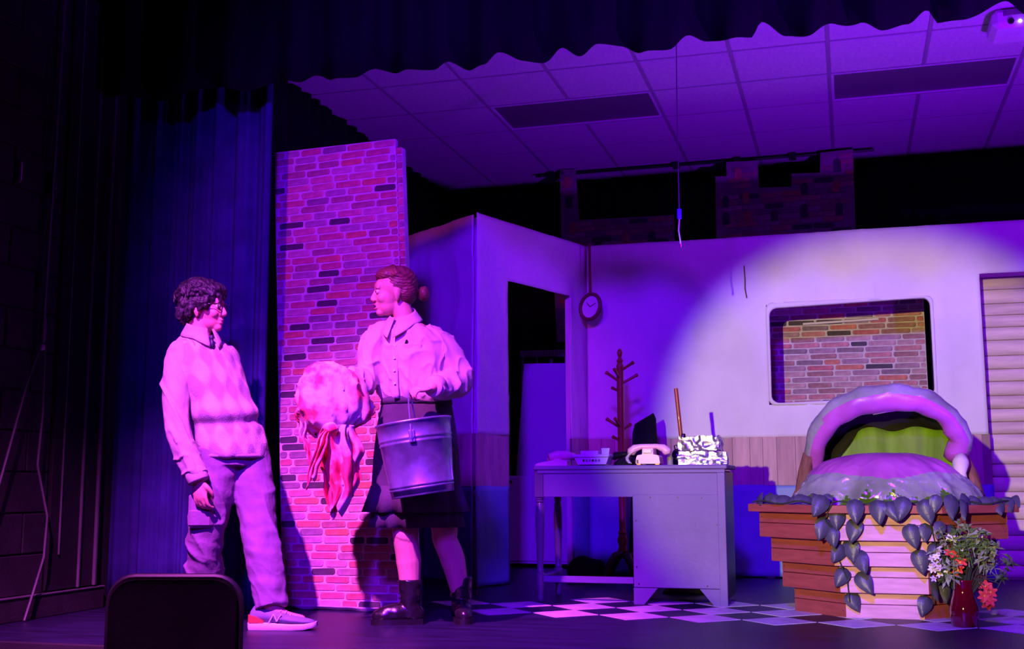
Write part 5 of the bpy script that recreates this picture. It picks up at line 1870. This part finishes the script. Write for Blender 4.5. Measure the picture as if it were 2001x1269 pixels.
# lace-up boots
def boot(ankle, knee, toe_dir, parent, tall=.205):
    d_ = Vector(toe_dir).normalized()
    o_ = Vector((ankle.x, ankle.y, 0))
    b_ = MB()
    top = o_ + UP * tall + (knee - ankle).normalized() * .02
    top.z = tall
    b_.tube([o_ + UP * .045 - d_ * .005, o_ + UP * .09, o_ + (top - o_) * .6 + UP * 0, top - UP * .01, top], [.050, .047, .052, .058, .056], 18)
    b_.ellipsoid(o_ + UP * .045 - d_ * .020, (.048, .048, .042), 16, 10)
    limb(b_, [o_ + UP * .055, o_ + d_ * .07 + UP * .052, o_ + d_ * .125 + UP * .042, o_ + d_ * .155 + UP * .036], [.048, .046, .042, .030], 16)
    me_ = remesh(b_, .006, 2)
    for v_ in me_.vertices:
        v_.co.z = max(v_.co.z, .018)
    displace(me_, lambda c, n_: .004 * nz(c.x * 25, c.y * 25, c.z * 40))
    bo_ = finish('boot', me_, MAT['boot'], parent)
    s_ = UP.cross(d_)
    so2 = MB()
    so2.rings([[o_ + d_ * x + s_ * hw * a + UP * z for a, z in ((-1, 0), (1, 0), (1, .026), (-1, .026))] for x, hw in ((-.068, .025), (-.055, .042), (0, .046), (.08, .048), (.14, .046), (.175, .028), (.185, .010))])
    so2.build('sole', MAT['boot'], bo_, True)
    for k in range(6):
        z = .07 + .022 * k
        x = .070 - .010 * k if k < 3 else .050
        MB().tube([o_ + d_ * (x - .006) + s_ * .026 + UP * z, o_ + d_ * (x + .006) + UP * (z + .006), o_ + d_ * (x - .006) - s_ * .026 + UP * z], .003, 6).build('lace', MAT['black_metal'], bo_, True)
    return bo_


boot(Ra, Rk, -RT * .95 + TC * .18, woman)
boot(La, Lk, TC * .9 + RT * .12, woman)

# ------------------------------------------------------------------ bucket
BK = P(.016, .340, 0) + UP * .602
tilt = math.atan2(.050, .341)
ax_u = (RT * math.cos(tilt) + UP * math.sin(tilt))
ax_n = (-RT * math.sin(tilt) + UP * math.cos(tilt))
BM = Matrix((ax_u, -TC, ax_n)).transposed().to_4x4()
BM.translation = BK
bu = thing('metal_bucket', (0, 0, 0), 0, 'galvanised metal bucket hanging from the hand of the person in the skirt', 'bucket')
bu.matrix_world = BM
MB().lathe([(.0, .004), (.136, .004), (.140, .0), (.142, .004), (.144, .030), (.147, .033), (.147, .037), (.145, .040), (.145, .044), (.148, .047), (.148, .051), (.1465, .054), (.163, .232), (.166, .236), (.166, .242), (.164, .246), (.1645, .252), (.1675, .256), (.1675, .262),
            (.1655, .266), (.1705, .325), (.176, .328), (.176, .336), (.170, .338), (.168, .325), (.143, .01), (.0, .01)], 48, cap=False).build('pail', MAT['galvanised'], bu, 'all')
for s in (-1, 1):
    MB().box(-.014, .014, -.006, .006, -.028, .028, .004, M=TR(0, s * .171, .262)).build('ear', MAT['galvanised'], bu)
    MB().lathe([(.010, -.006), (.010, .006)], 12, TR(0, s * .176, .262, rx=rad(90))).build('rivet', MAT['galvanised'], bu)
MB().tube([(0, -.178, .245), (0, -.184, .262), (0, -.176, .30), (0, -.12, .40), (0, -.05, .462), (0, .0, .475), (0, .05, .462), (0, .12, .40), (0, .176, .30), (0, .184, .262), (0, .178, .245)], .0035, 8).build('bail', MAT['galvanised'], bu, True)
MB().box(-.0015, .0015, -.1565, -.15, .05, .23, .0005, M=TR(0, 0, 0, rz=rad(72))).build('side_seam', MAT['galvanised'], bu)

# ------------------------------------------------------------------ stained cloth bundle over the outstretched hand
bgc = P(-.405, .26, 0)
sb_ = thing('stained_cloth_bundle', tuple(bgc), 0, 'red stained white cloth bundle with dangling ties in the hand', 'cloth')


def bundle(u, v):
    a = u * 2 * math.pi
    t = v
    prof = ((.0, 1.218), (.09, 1.214), (.135, 1.185), (.155, 1.13), (.168, 1.06), (.166, .99), (.130, .93), (.075, .885))
    s = t * (len(prof) - 1)
    i = min(int(s), len(prof) - 2)
    q = s - i
    r_ = prof[i][0] + (prof[i + 1][0] - prof[i][0]) * q
    z = prof[i][1] + (prof[i + 1][1] - prof[i][1]) * q
    ru = 1 + (.05 + .12 * max(0, t - .6)) * math.sin(a * 7 + 2 * t) * t + .10 * nz(math.cos(a) * 2, math.sin(a) * 2, t * 3)
    x = r_ * ru * math.cos(a) * (1.0 + .05 * t)
    y = r_ * ru * math.sin(a) * .72
    ru += .16 * (ridge(math.cos(a) * 2.2 + t, math.sin(a) * 2.2, t * 2.5, 5.0) - .3) * min(1, t * 2.2)
    x, y = r_ * ru * math.cos(a) * (1.0 + .05 * t), r_ * ru * math.sin(a) * .72
    dz = -.045 * max(0, math.cos(a * 2 + .6)) * max(0, t - .5) - .05 * max(0, math.cos(a)) * (1 - abs(2 * t - .5))
    p = RT * (x - .012 * t) - TC * y + UP * (z + dz)
    return p


bd = MB()
bd.sheet(lambda u, v: bundle(u, 1 - v), 84, 34, .004)
bd.build('cloth', MAT['stain'], sb_, 'all')


def strip(pts_, widths, seed, nm_):
    pts_ = [Vector(p) for p in pts_]
    m_ = MB()

    def fn(u, v):
        s = v * (len(pts_) - 1)
        i = min(int(s), len(pts_) - 2)
        q = s - i
        p0, p1, p2, p3 = pts_[max(i - 1, 0)], pts_[i], pts_[i + 1], pts_[min(i + 2, len(pts_) - 1)]
        c = .5 * ((2 * p1) + (p2 - p0) * q + (2 * p0 - 5 * p1 + 4 * p2 - p3) * q * q + (3 * p1 - p0 - 3 * p2 + p3) * q ** 3)
        w = widths[i] + (widths[i + 1] - widths[i]) * q
        x = (u - .5) * w + .010 * nz(v * 5, seed, 1) + .006 * math.sin(v * 14 + seed)
        return RT * (c.x + x) + TC * (c.y + (.020 * math.sin(u * 12 + seed + v * 3) + .016 * nz(u * 4, v * 4, seed)) * min(1, w / .05)) + UP * (c.z - .03 * v * math.sin(u * 5 + seed))
    m_.sheet(fn, 24, 36, .003)
    return m_.build(nm_, MAT['stain'], sb_, 'all')


strip([(-.010, .10, .905), (-.03, .115, .85), (-.060, .11, .76), (-.095, .10, .655)], [.030, .050, .055, .040], 1, 'tie')
strip([(.010, .08, .92), (.02, .08, .80), (.05, .06, .66), (.030, .06, .53)], [.10, .15, .10, .050], 2.4, 'hanging_fold')
strip([(.05, .05, .92), (.075, .03, .80), (.085, .02, .70), (.080, .02, .62)], [.11, .12, .08, .05], 4, 'hanging_fold')
strip([(-.14, .03, .97), (-.135, .03, .90), (-.115, .04, .82), (-.10, .05, .76)], [.06, .035, .03, .02], 5.2, 'hanging_fold')
strip([(-.01, .02, .90), (-.01, .02, .78), (.0, .03, .65), (.010, .03, .52)], [.14, .11, .07, .04], 6.1, 'hanging_fold')
kn_ = MB()
kn_.ellipsoid(RT * -.0 + TC * .105 + UP * .905, (.035, .028, .026), 16, 10)
kn_.v = [(x + .006 * nz(x * 40, y * 40, z * 40), y, z + .006 * nz(x * 40 + 3, y * 40, z * 40)) for x, y, z in kn_.v]
kn_.build('knot', MAT['stain'], sb_, 'all')
